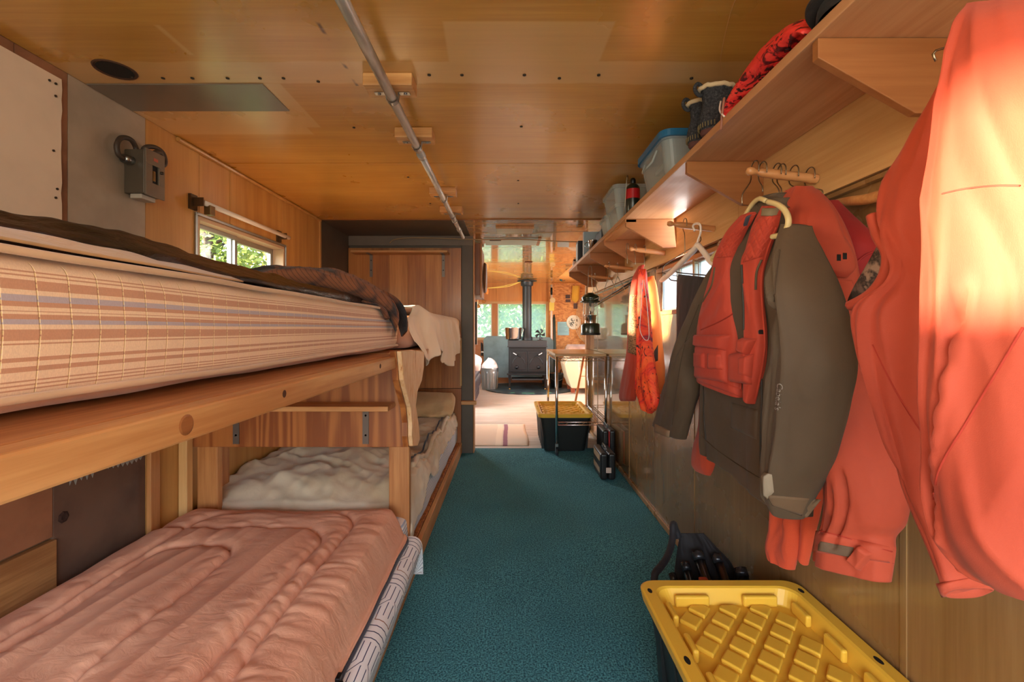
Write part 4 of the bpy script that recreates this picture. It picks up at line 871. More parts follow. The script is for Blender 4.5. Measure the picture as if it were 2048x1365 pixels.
# hunting vest over it
g = thing('orange_hunting_vest', 'blaze orange hunting vest with quilted shoulders and box pockets over the olive jacket', 'vest', (.60, 1.28, 1.45))
VXp = .63
va = garment('front_panel', [(1484,432,1512,424,.012,VXp),(1452,472,1498,455,.02,VXp),(1432,515,1478,500,.024,VXp),(1426,545,1470,540,.026,VXp),(1408,598,1474,590,.028,VXp),(1396,640,1480,650,.03,VXp),(1390,700,1483,710,.03,VXp),(1390,745,1484,765,.03,VXp),(1392,762,1484,796,.028,VXp)], orange, g, amp=.006, fw=10, seed=51, sq=.6, back=.2, ridges=[(.8,.42,-.6,.62,.04,.006),(.8,.55,-.5,.70,.04,.005)])
vb = garment('front_panel', [(1524,412,1563,412,.012,VXp),(1506,450,1556,452,.02,VXp),(1490,500,1540,500,.024,VXp),(1482,545,1528,545,.026,VXp),(1483,600,1527,600,.028,VXp),(1486,660,1534,660,.03,VXp),(1486,720,1533,720,.03,VXp),(1485,775,1522,780,.03,VXp),(1485,797,1513,809,.028,VXp)], orange, g, amp=.006, fw=14, seed=52, sq=.6, back=.2, ridges=[(-.6,.3,.4,.5,.06,.006)])
ta, tb2 = bvh(va), bvh(vb)
def dia(u, v): 
    a, b = (u*3+v*4) % 1, (u*3-v*4) % 1; return .0032*(1-math.exp(-(min(a, 1-a, b, 1-b)/.09)**2))
patch('quilted_yoke', ta, [(1458,470),(1494,452),(1470,514),(1432,516)], .003, orange, g, 40, 40, hf=dia, round_=.05)
patch('quilted_yoke', tb2, [(1516,436),(1560,430),(1530,512),(1486,526)], .003, orange, g, 40, 40, hf=dia, round_=.05)
patch('collar_label', tb2, [(1524,416),(1560,416),(1552,434),(1522,432)], .004, plain('label_grey', rgb(128,116,94), .8), g, label='gray woven collar label')
patch('back_yoke', ta, [(1490,436),(1512,426),(1498,452),(1484,460)], .002, orange, g, 8, 8)
patch('back_label', ta, [(1495,432),(1504,429),(1496,452),(1488,454)], .006, plain('navy_label', rgb(62,62,74), .8), g, 6, 6, label='small navy label')
def pocket(t, q, fl, lift=.014):
    patch('box_pocket', t, q, lift, orange, g, 14, 14, round_=.10)
    patch('pocket_flap', t, fl, lift+.008, orange, g, 14, 8, round_=.14)
pocket(ta, [(1392,690),(1452,696),(1455,766),(1390,756)], [(1391,670),(1462,670),(1452,702),(1390,692)])
pocket(tb2, [(1462,708),(1498,702),(1504,770),(1462,764)], [(1462,706),(1512,676),(1494,706),(1458,704)] if False else [(1486,676),(1514,678),(1498,712),(1484,704)])
for q in ([(1396,702),(1419,704),(1420,740),(1396,737)], [(1424,704),(1450,706),(1452,742),(1424,741)]): patch('small_pocket', ta, q, .021, orange, g, 8, 8)
for q in ([(1489,712),(1508,708),(1504,756),(1489,752)],): patch('small_pocket', tb2, q, .021, orange, g, 8, 8)
line('front_zipper', ta, [(1468,520),(1476,570),(1479,620),(1480,660)], .003, dkz, g); line('front_zipper', tb2, [(1484,530),(1486,580),(1488,620),(1488,660)], .003, dkz, g)
brn = plain('olive_trim', rgb(92,74,54), .8)
line('chest_zip', tb2, [(1524,520),(1514,545),(1512,580)], .003, brn, g); line('armhole_trim', ta, [(1430,535),(1424,570),(1408,600),(1399,614)], .003, brn, g)
line('pocket_slant', ta, [(1402,660),(1430,648),(1460,632),(1474,620)], .002, plain('dkor', rgb(150,40,24), .8), g)
line('front_edge', tb2, [(1553,455),(1533,510),(1524,560),(1526,620),(1530,700),(1512,800)], .003, orange, g); line('front_edge', ta, [(1472,520),(1476,600),(1481,680),(1482,780)], .003, orange, g)
patch('button', tb2, [(1519,660),(1528,660),(1528,669),(1519,669)], .006, plain('blackbtn', rgb(40,32,30), .4), g, 5, 5)
patch('hem_band', ta, [(1392,748),(1484,778),(1484,796),(1393,761)], .003, orange, g, 20, 5); 
hg = thing('coat_hanger', 'cream plastic hanger holding the orange hunting vest', 'hanger', (.63, 1.28, 1.45))
def pxs(l, X, n=40): return curve([PX(a, b, X) for a, b in l], n)
M().tube(pxs([(1532,402),(1518,398),(1504,410),(1492,430),(1482,452),(1462,480),(1434,505),(1424,518),(1430,522),(1440,516)], .645), .0065, 8).build('arm', hcream, hg, smooth=True)
M().tube(pxs([(1536,404),(1556,410),(1570,422),(1577,440),(1573,458),(1560,470),(1545,474)], .60), .0065, 8).build('arm', hcream, hg, smooth=True)
M().tube(pxs([(1432,522),(1470,504),(1500,490),(1530,478),(1548,474)], .655), .005, 8).build('cross_bar', hcream, hg, smooth=True)
hookwire(.69, 1.28, pz(.69), .06, lean=-.035).build('hook', wirem, hg, smooth=True)
# big jacket at the right edge of the view
g = thing('large_orange_jacket', 'huge puffy blaze orange hunting jacket filling the right edge of the view', 'jacket', (.58, .6, 1.55))
j1 = garment('back_panel', [(1935,14,1990,14,.015,.64),(1900,100,1975,100,.03,.64),(1815,255,1960,250,.05,.63),(1748,380,1950,380,.06,.62),(1745,450,1940,450,.07,.62),(1776,510,1935,510,.07,.61),(1768,555,1930,560,.07,.60),(1700,614,1925,620,.075,.60),(1704,700,1920,700,.08,.60),(1735,800,1915,800,.08,.60),(1770,900,1915,900,.08,.60),(1804,1005,1930,1010,.075,.60),(1838,1085,1950,1090,.065,.60),(1868,1160,1975,1150,.05,.60),(1884,1198,1978,1178,.04,.60)], orange2, g, amp=.026, fw=9, fl=1.6, seed=61, ridges=[(-.1,.35,.0,.7,.10,.015),(-.45,.5,.1,.85,.06,-.014)], nr=130)
j2 = garment('front_panel', [(1945,8,2110,-10,.02,.56),(1932,55,2180,40,.05,.55),(1908,200,2260,200,.07,.54),(1888,380,2300,380,.08,.53),(1874,540,2320,540,.08,.52),(1866,700,2320,700,.085,.52),(1862,850,2320,850,.085,.52),(1858,960,2320,970,.08,.52),(1868,1060,2320,1080,.075,.52),(1915,1125,2320,1180,.06,.52),(1968,1160,2320,1240,.045,.52)], orange2, g, amp=.03, fw=9, fl=2.2, seed=62, nr=130, ns=120, ridges=[(-.75,.1,-.7,.95,.08,.012),(-.1,.45,-.6,.78,.05,-.02),(-.1,.49,-.6,.82,.04,.012)])
tj = bvh(j2); tj1 = bvh(j1)
line('seam', tj, [(2046,655),(1990,750),(1930,850),(1880,935),(1866,1000)], .0012, dkor, g, lift=.0)
line('seam', tj, [(1884,388),(1930,378),(1990,372),(2040,372)], .0010, dkor, g, lift=0)
line('side_seam', tj1, [(1745,690),(1790,780),(1840,860),(1868,892)], .0012, dkor, g, lift=0)
garment('armhole_lining', [(1772,462,1800,462,.01,.69),(1748,505,1800,505,.02,.69),(1722,550,1790,550,.025,.69),(1700,590,1770,590,.02,.69),(1692,612,1740,612,.01,.69)], camo.m, g, amp=.004, seed=64, label='dark camouflage lining')
M().tube(pxs([(1745,430),(1756,470),(1776,510),(1768,555),(1740,590),(1700,612)], .585), .009, 8).build('armhole_rim', orange2, g, smooth=True)
patch('cuff_tab', tj1, [(1872,1168),(1975,1150),(1976,1172),(1884,1196)], .006, orange2, g, 16, 6)
hookwire(.70, .64, pz(.70), .03, lean=-.1).build('hook', wirem, g, smooth=True)
# ---- garments further along
g = thing('dark_trousers', 'black trousers folded over a hanger bar beside the right window', 'trousers', (.74, 1.95, 1.35))
garment('legs', [(1357,549,1422,556,.008,.74),(1355,560,1420,566,.016,.74),(1353,600,1412,604,.018,.74),(1353,660,1400,660,.018,.74),(1352,700,1392,710,.018,.74),(1352,740,1385,750,.018,.74)], cloth('black_twill', rgb(44,36,40), rgb(34,28,32)), g, amp=.004, fw=16, seed=71)
M().tube(pxs([(1425,552),(1360,546),(1341,541),(1337,550),(1340,559),(1352,562),(1410,566)], .74), .003, 6).build('hanger_bar', plain('blackwire', rgb(60,52,46), .5), g, smooth=True)
hookwire(.74, 1.92, pz(.74), .10).build('hook', wirem, g, smooth=True)
g = thing('coat_hanger', 'empty white plastic hanger in front of the right window', 'hanger', (.68, 1.95, 1.5))
whp = plain('white_plastic', rgb(236,220,210), .4)
hz = 1.60
M().tube(pxs([(1389,462),(1386,452),(1392,447),(1400,450),(1401,465),(1396,480),(1394,492)], .70, 30), .004, 8).build('hook', whp, g, smooth=True)
M().tube(pxs([(1396,490),(1388,500),(1372,516),(1350,538),(1330,556),(1321,562)], .70), [.012+.0*i for i in range(34)]+[.012,.011,.01,.009,.008,.006], 10).build('arm', whp, g, smooth=True)
M().tube(pxs([(1396,490),(1404,500),(1412,510),(1420,522),(1430,530)], .70, 20), .010, 10).build('arm', whp, g, smooth=True)
g = thing('wire_hanger', 'thin dark wire hanger behind the white plastic hanger', 'hanger', (.75, 2.0, 1.5), 'wire hangers')
M().tube(pxs([(1398,452),(1400,470),(1398,486),(1360,510),(1330,530),(1326,540),(1332,548),(1424,560),(1428,530),(1400,488)], .76), .0018, 6).build('wire', dkz, g, smooth=True)
# mesh vest, camo vest, orange coat on the fourth peg
oc = ocamo('orange_camo_cloth')
meshm = NT('brown_mesh'); v = meshm.co(); vo = meshm.n('TexVoronoi'); meshm.l(v, vo.inputs[0]); vo.inputs['Scale'].default_value = 160; meshm.set(Base_Color=meshm.mix(meshm.rng(vo.outputs['Distance'], .3, .45, 0, 1), rgb(50,34,24), rgb(150,110,74)), Roughness=.8)
g = thing('mesh_game_vest', 'small orange vest with brown mesh side, far left of the hanging clothes', 'vest', (.66, 2.6, 1.45))
m1 = garment('body', [(1278,533,1288,530,.01,.67),(1264,560,1282,556,.02,.67),(1258,600,1278,600,.03,.67),(1254,650,1277,650,.03,.67),(1252,700,1277,700,.03,.67),(1246,745,1276,750,.03,.67),(1239,790,1272,795,.03,.67),(1242,803,1268,803,.02,.67)], orange, g, amp=.008, seed=81)
patch('mesh_panel', bvh(m1), [(1260,590),(1273,590),(1274,712),(1255,705)], .004, meshm.m, g, 10, 20, label='brown mesh panel')
g = thing('camo_vest', 'bright orange vest printed with dark branches, third from far left of clothes', 'vest', (.66, 2.45, 1.45))
m2 = garment('body', [(1279,540,1292,538,.01,.64),(1277,570,1294,566,.02,.64),(1277,620,1298,622,.03,.64),(1275,680,1303,684,.032,.64),(1274,730,1310,732,.034,.64),(1273,775,1315,775,.034,.64),(1282,806,1316,812,.03,.64),(1290,820,1306,828,.02,.64)], oc, g, amp=.02, fw=22, seed=82)
M().tube(pxs([(1285,560),(1282,620),(1280,660),(1290,680),(1298,672),(1294,610),(1288,560)], .60), .0016, 6).build('armhole_binding', whp, g, smooth=True)
for xx in (.655, .70): hookwire(xx, 2.53, pz(xx), .05).build('hook', wirem, g, smooth=True)
g = thing('light_orange_coat', 'light orange coat with dark cuff strap, right of the branch-print vest', 'coat', (.74, 2.45, 1.45))
m3 = garment('body', [(1296,556,1308,552,.01,.74),(1294,580,1314,572,.03,.74),(1296,640,1320,640,.035,.74),(1298,700,1325,700,.035,.74),(1303,750,1329,755,.035,.74),(1308,785,1328,789,.03,.74)], cloth('light_orange', rgb(250,146,70), rgb(244,128,56)), g, amp=.010, fw=16, seed=83)
patch('cuff_strap', bvh(m3), [(1309,702),(1316,690),(1316,722),(1310,724)], .006, dkz, g, 6, 6)
hookwire(.75, 2.53, pz(.75), .05).build('hook', wirem, g, smooth=True)
for k, (x, y, lab) in enumerate(((.70,3.20,'wire hanger on the peg left of the mesh vest'),(.76,3.20,'wire hanger closest to the wall on the peg left of the mesh vest'),(.72,3.83,'wire hanger on the farthest peg above the lantern'))):
    g = thing('wire_hanger', lab, 'hanger', (x, y, 1.45), 'wire hangers')
    m = hookwire(x, y, pz(x), .03); m.build('hook', wirem, g, smooth=True)
    zt = pz(x)-.08
    M().tube([(x,y,zt),(x,y-.2,zt-.11),(x,y-.19,zt-.125),(x,y+.19,zt-.125),(x,y+.2,zt-.11)], .0018, 6, closed=True).build('frame', wirem, g, smooth=True)

for (l, lab, yy) in (([(1655,412),(1690,404),(1745,396),(1800,372),(1835,352)], 'upper curved wooden hanger arm behind the red fleece jacket', 1.05), ([(1700,478),(1735,466),(1765,450),(1810,425),(1840,405)], 'lower curved wooden hanger arm above the camouflage lining', 1.0)):
    g = thing('wooden_hanger', lab, 'hanger', (.85, yy, 1.5), 'wooden hangers by the wall')
    M().tube(pxs(l, .855, 24), [.009+.004*math.sin(i/23*PI) for i in range(24)], 10).build('arm', pinex, g, smooth=True); hookwire(.855, .64, pz(.855), .03, dy=.1).build('hook', wirem, g, smooth=True)
# ------------------------------------------------------------------ things on the shelf
T = SZ1
def clearp(name, col=(.92,.95,.95,1), a=.35):
    t = NT(name); tr = t.n('BsdfTransparent'); tr.inputs[0].default_value = col; m = t.n('MixShader'); m.inputs[0].default_value = a
    t.set(Base_Color=rgb(214,220,216), Roughness=.25); t.l(tr.outputs[0], m.inputs[1]); t.l(t.b.outputs[0], m.inputs[2]); t.l(m.outputs[0], t.t.nodes['Material Output'].inputs[0]); return t.m
clr = clearp('clear_plastic')
def rbox(x0, x1, y0, y1, z0, z1, r, n=6, taper=0.):
    """rounded-rectangle tub outline rings"""
    def ring(z, tp):
        p = []
        for cx, cy, a0 in ((x1-r-tp, y1-r-tp, 0), (x0+r+tp, y1-r-tp, PI/2), (x0+r+tp, y0+r+tp, PI), (x1-r-tp, y0+r+tp, 1.5*PI)):
            for i in range(n+1): a = a0+i/n*PI/2; p.append((cx+r*math.cos(a), cy+r*math.sin(a), z))
        return p
    return ring
def tub(name, x0, x1, y0, y1, z0, z1, r, mat, parent, taper=.02, wall=.004, rim=.006, **k):
    ring = rbox(x0, x1, y0, y1, z0, z1, r); m = M()
    R = [ring(z0, taper+.01), ring(z0+.004, taper), ring(z1-.012, 0), ring(z1-.012, -rim), ring(z1, -rim), ring(z1, wall), ring(z0+.008, taper+wall)]
    n = len(R[0]); 
    for q in R: m.v += q
    for i in range(len(R)-1): m.f += [(i*n+k_, i*n+(k_+1) % n, (i+1)*n+(k_+1) % n, (i+1)*n+k_) for k_ in range(n)]
    m.f += [tuple(range(n-1, -1, -1)), tuple((len(R)-1)*n+k_ for k_ in range(n))]
    return m.build(name, mat, parent, recalc=True, bevel=.001, **k)
def lid(name, x0, x1, y0, y1, z0, z1, r, mat, parent, **k):
    ring = rbox(x0, x1, y0, y1, z0, z1, r); m = M(); R = [ring(z0, 0), ring(z1-.002, 0), ring(z1, .003), ring(z1, .014), ring(z1-.006, .018)]; n = len(R[0])
    for q in R: m.v += q
    for i in range(len(R)-1): m.f += [(i*n+k_, i*n+(k_+1) % n, (i+1)*n+(k_+1) % n, (i+1)*n+k_) for k_ in range(n)]
    m.f += [tuple(range(n-1, -1, -1)), tuple((len(R)-1)*n+k_ for k_ in range(n))]
    return m.build(name, mat, parent, recalc=True, **k)
g = thing('storage_tub', 'clear plastic tub with blue lid at the shelf edge', 'storage tub', (.73, 1.9, T))
tub('tub', .60, .84, 1.76, 2.10, T, T+.155, .04, clr, g); lid('lid', .585, .855, 1.745, 2.115, T+.150, T+.178, .045, clearp('blue_lid', (.2,.5,.7,1), .8), g)
C.objects['lid'].data.materials[0].node_tree.nodes['Principled BSDF'].inputs['Base Color'].default_value = rgb(46,122,168)
M().tube([(.598,1.85,T+.13),(.585,1.86,T+.09),(.585,2.0,T+.09),(.598,2.01,T+.13)], .005, 8).build('latch', clr, g, smooth=True)
loft('contents', [((.64,1.82,T+.012),(.64,2.04,T+.012),.02),((.70,1.80,T+.05),(.70,2.05,T+.05),.03),((.80,1.84,T+.03),(.80,2.02,T+.03),.02)], plain('brownstuff', rgb(120,78,66), .7), g, N=(0,0,1), amp=.02, fw=20, nr=30, ns=40)
box('contents', .65, .80, 1.81, 2.03, T+.085, T+.105, plain('clear_tray', rgb(190,196,196), .3), g)
g = thing('propane_bottle', 'dark green propane bottle with red band on the shelf edge', 'bottle', (.648, 2.39, T))
pg = plain('dkgreen', rgb(30,38,30), .3, coat=.3)
M().lathe([(0,0),(.030,0),(.036,.006),(.036,.085)], (.648,2.39,T), n=28, cap=False).build('body', pg, g, smooth=True)
M().lathe([(.0362,.085),(.0362,.135)], (.648,2.39,T), n=28, cap=False).build('label_band', plain('redband', rgb(190,26,34), .35), g, smooth=True)
M().lathe([(.036,.135),(.033,.150),(.022,.162),(.013,.168),(.012,.178)], (.648,2.39,T), n=28, cap=False).build('shoulder', pg, g, smooth=True)
M().lathe([(.013,.165),(.015,.168),(.015,.186),(.011,.195),(0,.195)], (.648,2.39,T), n=20, cap=False).build('cap', plain('blackcap', rgb(18,18,18), .4), g, smooth=True)
M().tube(curve([(.60,2.30,T+.145),(.607,2.335,T+.19),(.608,2.36,T+.18),(.606,2.39,T+.05),(.606,2.41,T+.006)], 24), .0022, 6).build('wire', wirem, g, smooth=True)
for (a, b, cc) in ((.10, .012, 'propane'), (.118, .02, '')): pass
for name, lab, bx in (('food_container','clear food container on top of the two others on the shelf',(.60,.80,2.60,2.92,T+.115,T+.235)),('food_container','clear food container under the top one, far side',(.60,.80,2.82,3.02,T,T+.115)),('food_container','clear food container under the top one, beside the propane bottle',(.60,.78,2.55,2.78,T,T+.113))):
    g = thing(name, lab, 'container', (bx[0], bx[2], bx[4]), 'clear food containers on the shelf')
    tub('tub', *bx[:4], bx[4]+.001, bx[5]-.012, .03, clr, g, taper=.014); lid('lid', bx[0]-.008, bx[1]+.008, bx[2]-.008, bx[3]+.008, bx[5]-.014, bx[5]-.001, .035, clr, g)
def simple(name, lab, cat, fn, loc=(0,0,0), grp=None):
    g = thing(name, lab, cat, loc, grp); fn(g); return g
lg = plain('light_gray_box', rgb(196,204,206), .35); dg_ = plain('dark_gray_plastic', rgb(48,48,50), .4)
simple('radio', 'upright dark gray box with pale face at the far end of the shelf', 'radio', lambda g: (box('body', .61,.66,4.05,4.16,T,T+.19,dg_,g), box('face', .606,.61,4.06,4.15,T+.02,T+.17,lg,g)), (.63,4.1,T))
simple('book', 'pale blue box standing upright beside the chrome cup on the shelf', 'box', lambda g: (box('cover', .61,.78,3.72,3.76,T,T+.20,plain('paleblue', rgb(170,190,200), .4),g), box('spine', .606,.61,3.715,3.765,T,T+.20,lg,g)), (.7,3.74,T))
def cup(g): M().lathe([(0,0),(.028,0),(.033,.08),(.036,.085),(.033,.085),(.027,.01),(0,.01)], (.64,3.50,T), n=24, cap=False).build('cup_body', chrome, g, smooth=True); M().tube(curve([(.606,3.50,T+.07),(.58,3.49,T+.06),(.582,3.49,T+.03),(.61,3.50,T+.02)],12), .003, 6).build('handle', chrome, g, smooth=True)
simple('metal_cup', 'shiny chrome cup on the shelf edge near the food containers', 'cup', cup, (.64,3.5,T))
simple('black_case', 'black case behind the chrome cup on the shelf', 'case', lambda g: (box('body', .68,.84,3.36,3.62,T,T+.15,dg_,g,bevel=.01), box('latch', .70,.72,3.355,3.36,T+.07,T+.09,steel,g)), (.76,3.5,T))
simple('white_jar', 'small white jar at the very end of the shelf', 'jar', lambda g: (M().lathe([(0,0),(.02,0),(.02,.05),(.012,.06)], (.63,4.40,T), n=16, cap=False).build('body', whp, g, smooth=True), M().lathe([(.014,.058),(.014,.075),(0,.075)], (.63,4.40,T), n=16, cap=False).build('cap', dg_, g, smooth=True)), (.63,4.4,T))
# slippers: heels toward the aisle
wool = NT('gray_boiled_wool'); v = wool.co(); n = wool.noise(v, 160, 4, .7); wool.set(Base_Color=wool.ramp(n, [(.35, rgb(26,27,30)), (.6, rgb(62,61,64)), (.75, rgb(120,116,114))]), Roughness=.95); wool.bump(n, .6, .003)
for k, (y, lab, z) in enumerate(((1.405,'gray wool slipper boot beside the red bag'),(1.50,'gray wool slipper boot farther from the red bag'))[i]+(0,) for i in range(2)):
    g = thing('wool_slipper', lab, 'slipper', (.66, y, T), 'pair of wool slippers')
    loft('wool_upper', [((.604,y-.038,T+.014),(.604,y+.038,T+.014),.0),]*0+[((.585,y-.036,T+.016),(.80,y-.036,T+.016),.0)]*0+
      [((.592,y,T+.016),(.80,y,T+.016),.040),((.586,y,T+.04),(.80,y,T+.04),.042),((.590,y,T+.065),(.75,y,T+.06),.036),((.598,y,T+.095),(.70,y,T+.09),.030),((.596,y,T+.125),(.69,y,T+.12),.032),((.592,y,T+.145),(.69,y,T+.135),.034)], wool.m, g, N=(0,-1,0), back=1, amp=.004, fw=20, fl=8, seed=k*9+1, nr=50, ns=64, sq=.95, lip=.04)
    rubber = plain('brown_sole', rgb(88,52,46), .8, bumpy=.6, bscale=120)
    loft('sole', [((.594,y,T+.001),(.805,y,T+.001),.036),((.590,y,T+.008),(.808,y,T+.008),.041),((.592,y,T+.018),(.806,y,T+.018),.042)], rubber, g, N=(0,-1,0), back=1, amp=.0, nr=12, ns=64, sq=.95, open1=False)
    M().tube([(.690+.1*math.cos(a)*.5*1.03-.05+.0, y+.034*math.sin(a), T+.145+.006*N3(a*3, k)) for a in np.linspace(0, 2*PI, 40)][:-1], .007, 8, closed=True).build('fleece_trim', fabric('fleece_trim', rgb(222,194,150), wb=.8, weave=300), g, smooth=True)
    M().tube(curve([(.594,y,T+.125),(.580,y,T+.130),(.572,y,T+.148),(.582,y,T+.162),(.596,y,T+.150)], 20), .006, 8).build('pull_loop', wool.m, g, smooth=True)
    st = M()
    for i in range(13): a = -1.2+i*.2; st.tube([(.632-.046*math.cos(a)+.0, y+.043*math.sin(a), T+.02), (.632-.047*math.cos(a), y+.044*math.sin(a), T+.034)], .0016, 4)
    s_ = st.build('stitching', plain('tan_thread', rgb(120,104,70), .8), g); s_['kind'] = 'stuff'
simple('fleece_hat', 'cream fleece bundle between slippers and red bag', 'hat', lambda g: loft('fleece', [((.70,1.26,T+.10),(.82,1.26,T+.10),.01),((.68,1.25,T+.08),(.83,1.25,T+.08),.06),((.67,1.24,T+.04),(.84,1.24,T+.04),.07),((.68,1.23,T+.004),(.83,1.23,T+.004),.065)], fabric('cream_fleece', rgb(222,198,150), wb=.8, weave=200), g, N=(0,-1,0), back=1, amp=.01, fw=20, nr=40, open1=False), (.75,1.24,T))
rp = NT('red_print'); v = rp.co(); n = rp.noise(rp.map(v, (16, 16, 30)), 1, 3, .6, 1.6); rp.set(Base_Color=rp.ramp(n, [(.40, rgb(96,22,26)), (.45, rgb(238,52,48)), (.60, rgb(244,72,58)), (.66, rgb(60,20,22))]), Roughness=.55); rp.bump(rp.noise(v, 30, 3), .5, .006)
g = thing('red_print_bag', 'crumpled red bag with dark print hanging over the shelf edge', 'bag', (.66, 1.08, T))
bgm = loft('bag_body', [((.588,1.262,T+.004),(.66,1.275,T+.004),.008),((.584,1.225,T+.018),(.74,1.24,T+.02),.022),((.586,1.17,T+.035),(.78,1.18,T+.04),.04),((.588,1.10,T+.044),(.80,1.10,T+.05),.048),((.590,1.03,T+.042),(.80,1.02,T+.05),.044),((.592,.965,T+.032),(.79,.96,T+.036),.034),((.596,.93,T+.012),(.74,.93,T+.014),.014)], rp.m, g, N=(0,0,1), amp=.012, fw=26, fl=9, seed=5, nr=70, ns=80, sq=.85, open1=False)
tg = bvh(bgm)
pm = plain('print_black', rgb(36,16,18), .6)
for q in ([(1556,172),(1560,171),(1562,152),(1558,152)],[(1562,171),(1566,169),(1568,150),(1564,151)],[(1568,168),(1572,166),(1574,148),(1570,149)],[(1576,96),(1580,95),(1582,82),(1578,82)],[(1568,104),(1580,100),(1581,96),(1569,99)],[(1516,160),(1531,157),(1532,153),(1517,155)],[(1529,158),(1533,157),(1537,136),(1533,137)],[(1516,160),(1519,159),(1521,142),(1518,143)],[(1538,154),(1542,153),(1545,134),(1541,135)],[(1538,154),(1550,149),(1551,145),(1539,150)]):
    patch('printed_letter', tg, q, .001, pm, g, 4, 4, Nn=(-.7,-.5,.3))
M().tube(curve([(.585,1.24,T+.03),(.575,1.22,T+.02),(.572,1.225,T-.02),(.574,1.235,T-.055)], 16), .0035, 6).build('strap', plain('tan_strap', rgb(150,96,76), .6), g, smooth=True)
M().tube(curve([(.585,1.26,T+.035),(.573,1.24,T+.0),(.571,1.21,T-.03)], 12), .0025, 6).build('strap', whp, g, smooth=True)
g = thing('baseball_cap', 'black cap lying upside down near the top edge of the view', 'cap', (.68, .88, T))
capm = cloth('black_cap_cloth', rgb(40,32,28), rgb(28,24,22))
m = M(); m.grid(lambda u, v: (.68+.085*math.cos(u*2*PI)*math.sin(v*PI/2), .86+.075*math.sin(u*2*PI)*math.sin(v*PI/2), T+.085*math.cos(v*PI/2)+.002), 32, 12, closeu=True); m.build('crown', capm, g, smooth=True, solid=.003)
m = M(); m.grid(lambda u, v: (.68-.06*math.cos((u-.5)*2.2)*(1+v*.62)-.01, .86+.078*math.sin((u-.5)*2.6)*(1-.05*v), T+.012+.02*(1-((u-.5)*2)**2)), 20, 8); m.build('brim', capm, g, smooth=True, solid=.004)
simple('baseball_cap', 'orange cap behind the black cap on the shelf', 'cap', lambda g: (M().grid(lambda u, v: (.74+.08*math.cos(u*2*PI)*math.sin(v*PI/2), .70+.07*math.sin(u*2*PI)*math.sin(v*PI/2), T+.10*math.cos(v*PI/2)+.002), 32, 12, closeu=True).build('crown', orange, g, smooth=True, solid=.003), M().grid(lambda u, v: (.70-.06*math.cos((u-.5)*2)*(1+v*.6), .70+.07*math.sin((u-.5)*2.4), T+.012), 16, 6).build('brim', orange, g, smooth=True, solid=.004)), (.72,.70,T))

# ------------------------------------------------------------------ ceiling pipe, blocks and straps
g = thing('ceiling_pipe', 'long galvanized pipe running under the ceiling toward the partition', 'pipe', (-.40, 2, 1.94))
galv = NT('galvanised'); v = galv.co(); n = galv.noise(galv.map(v, (30, 6, 30)), 1, 4); galv.set(Base_Color=galv.mix(galv.rng(n, .4, .65, 0, 1), rgb(206,200,192), rgb(170,162,152)), Metallic=.45, Roughness=.42)
PXX, PZZ = -.403, 1.9385
M().rod((PXX, .3, PZZ), (PXX, 2.02, PZZ), .0168, 24).build('pipe_section', galv.m, g, smooth=True)
M().rod((PXX, 2.0, PZZ), (PXX, 3.32, PZZ), .0158, 24).build('pipe_section', galv.m, g, smooth=True); M().rod((PXX, 3.3, PZZ), (PXX, 3.95, PZZ), .0148, 24).build('pipe_section', galv.m, g, smooth=True)
for y in (2.06, 3.32, 3.62): M().rod((PXX, y, PZZ), (PXX, y+.04, PZZ), .0192, 24).build('coupling', galv.m, g, smooth=True)
blk = [(1.515,1.60,-.49,-.325,'wood block nearest the camera holding the ceiling pipe'),(1.925,2.01,-.487,-.328,'second wood block from the camera on the ceiling pipe'),(2.74,2.82,-.485,-.325,'third wood block from the camera on the ceiling pipe'),(3.16,3.24,-.485,-.33,'farthest wood block on the ceiling pipe')]
for y0, y1, x0, x1, lab in blk:
    b = thing('pipe_block', lab, 'wood block', (PXX, y0, 1.96), 'wood blocks on the ceiling')
    box('block', x0, x1, y0, y1, 1.9575, 1.9995, wood('blockwood', rgb(226,170,106), rgb(190,128,70), 'x', .5, 0, 1.5, 1.2, rings=10), b, bevel=.003)
    st = M(); ym = (y0+y1)/2+.01
    arc = [(PXX-.06,ym,1.956),(PXX-.022,ym,1.956)]+[(PXX+.0195*math.cos(a), ym, PZZ+.0195*math.sin(a)) for a in np.linspace(PI, 2*PI, 12)]+[(PXX+.022,ym,1.956),(PXX+.06,ym,1.956)]
    for i in range(len(arc)-1):
        a, c_ = arc[i], arc[i+1]; st.add([(a[0],a[1]-.01,a[2]),(c_[0],c_[1]-.01,c_[2]),(c_[0],c_[1]+.01,c_[2]),(a[0],a[1]+.01,a[2])], [(0,1,2,3)])
    st.build('pipe_strap', steel, b, solid=.0015)
    for sx in (-.045, .045): M().lathe([(.006,0),(.006,-.003),(.003,-.004)], (PXX+sx,ym,1.955), n=8).build('screw', steel, b, smooth=True)
g = thing('ceiling_cable', 'thin beige cable strung across the ceiling above the partition', 'cable', (0, 4.1, 1.96))
M().tube(curve([(-1.10,4.178,1.93),(-1.05,4.16,1.962),(-.9,4.15,1.975),(-.65,4.15,1.972),(-.42,4.16,1.966),(-.2,4.2,1.968),(.1,4.22,1.975),(.35,4.22,1.962),(.60,4.22,1.952),(.72,4.22,1.955)], 60), .005, 6).build('cable', plain('beige_cable', rgb(168,138,100), .5), g, smooth=True)
for (x0,x1,y0,y1,lab) in ((-.11,.20,3.62,4.0,'wide flat wooden hatch board on the far ceiling'),):
    g = thing('ceiling_board', lab, 'board', (0,3.8,1.98)); box('board', x0, x1, 3.79, 4.02, 1.985, 1.9995, ceilm, g, bevel=.002); box('edge_strip', x0-.005, x1+.005, 3.78, 3.792, 1.978, 1.9995, pinez, g)
g = thing('roof_vent', 'frosted pale roof vent cover with a dark slot beyond the ceiling cable', 'vent', (.0, 4.45, 1.99))
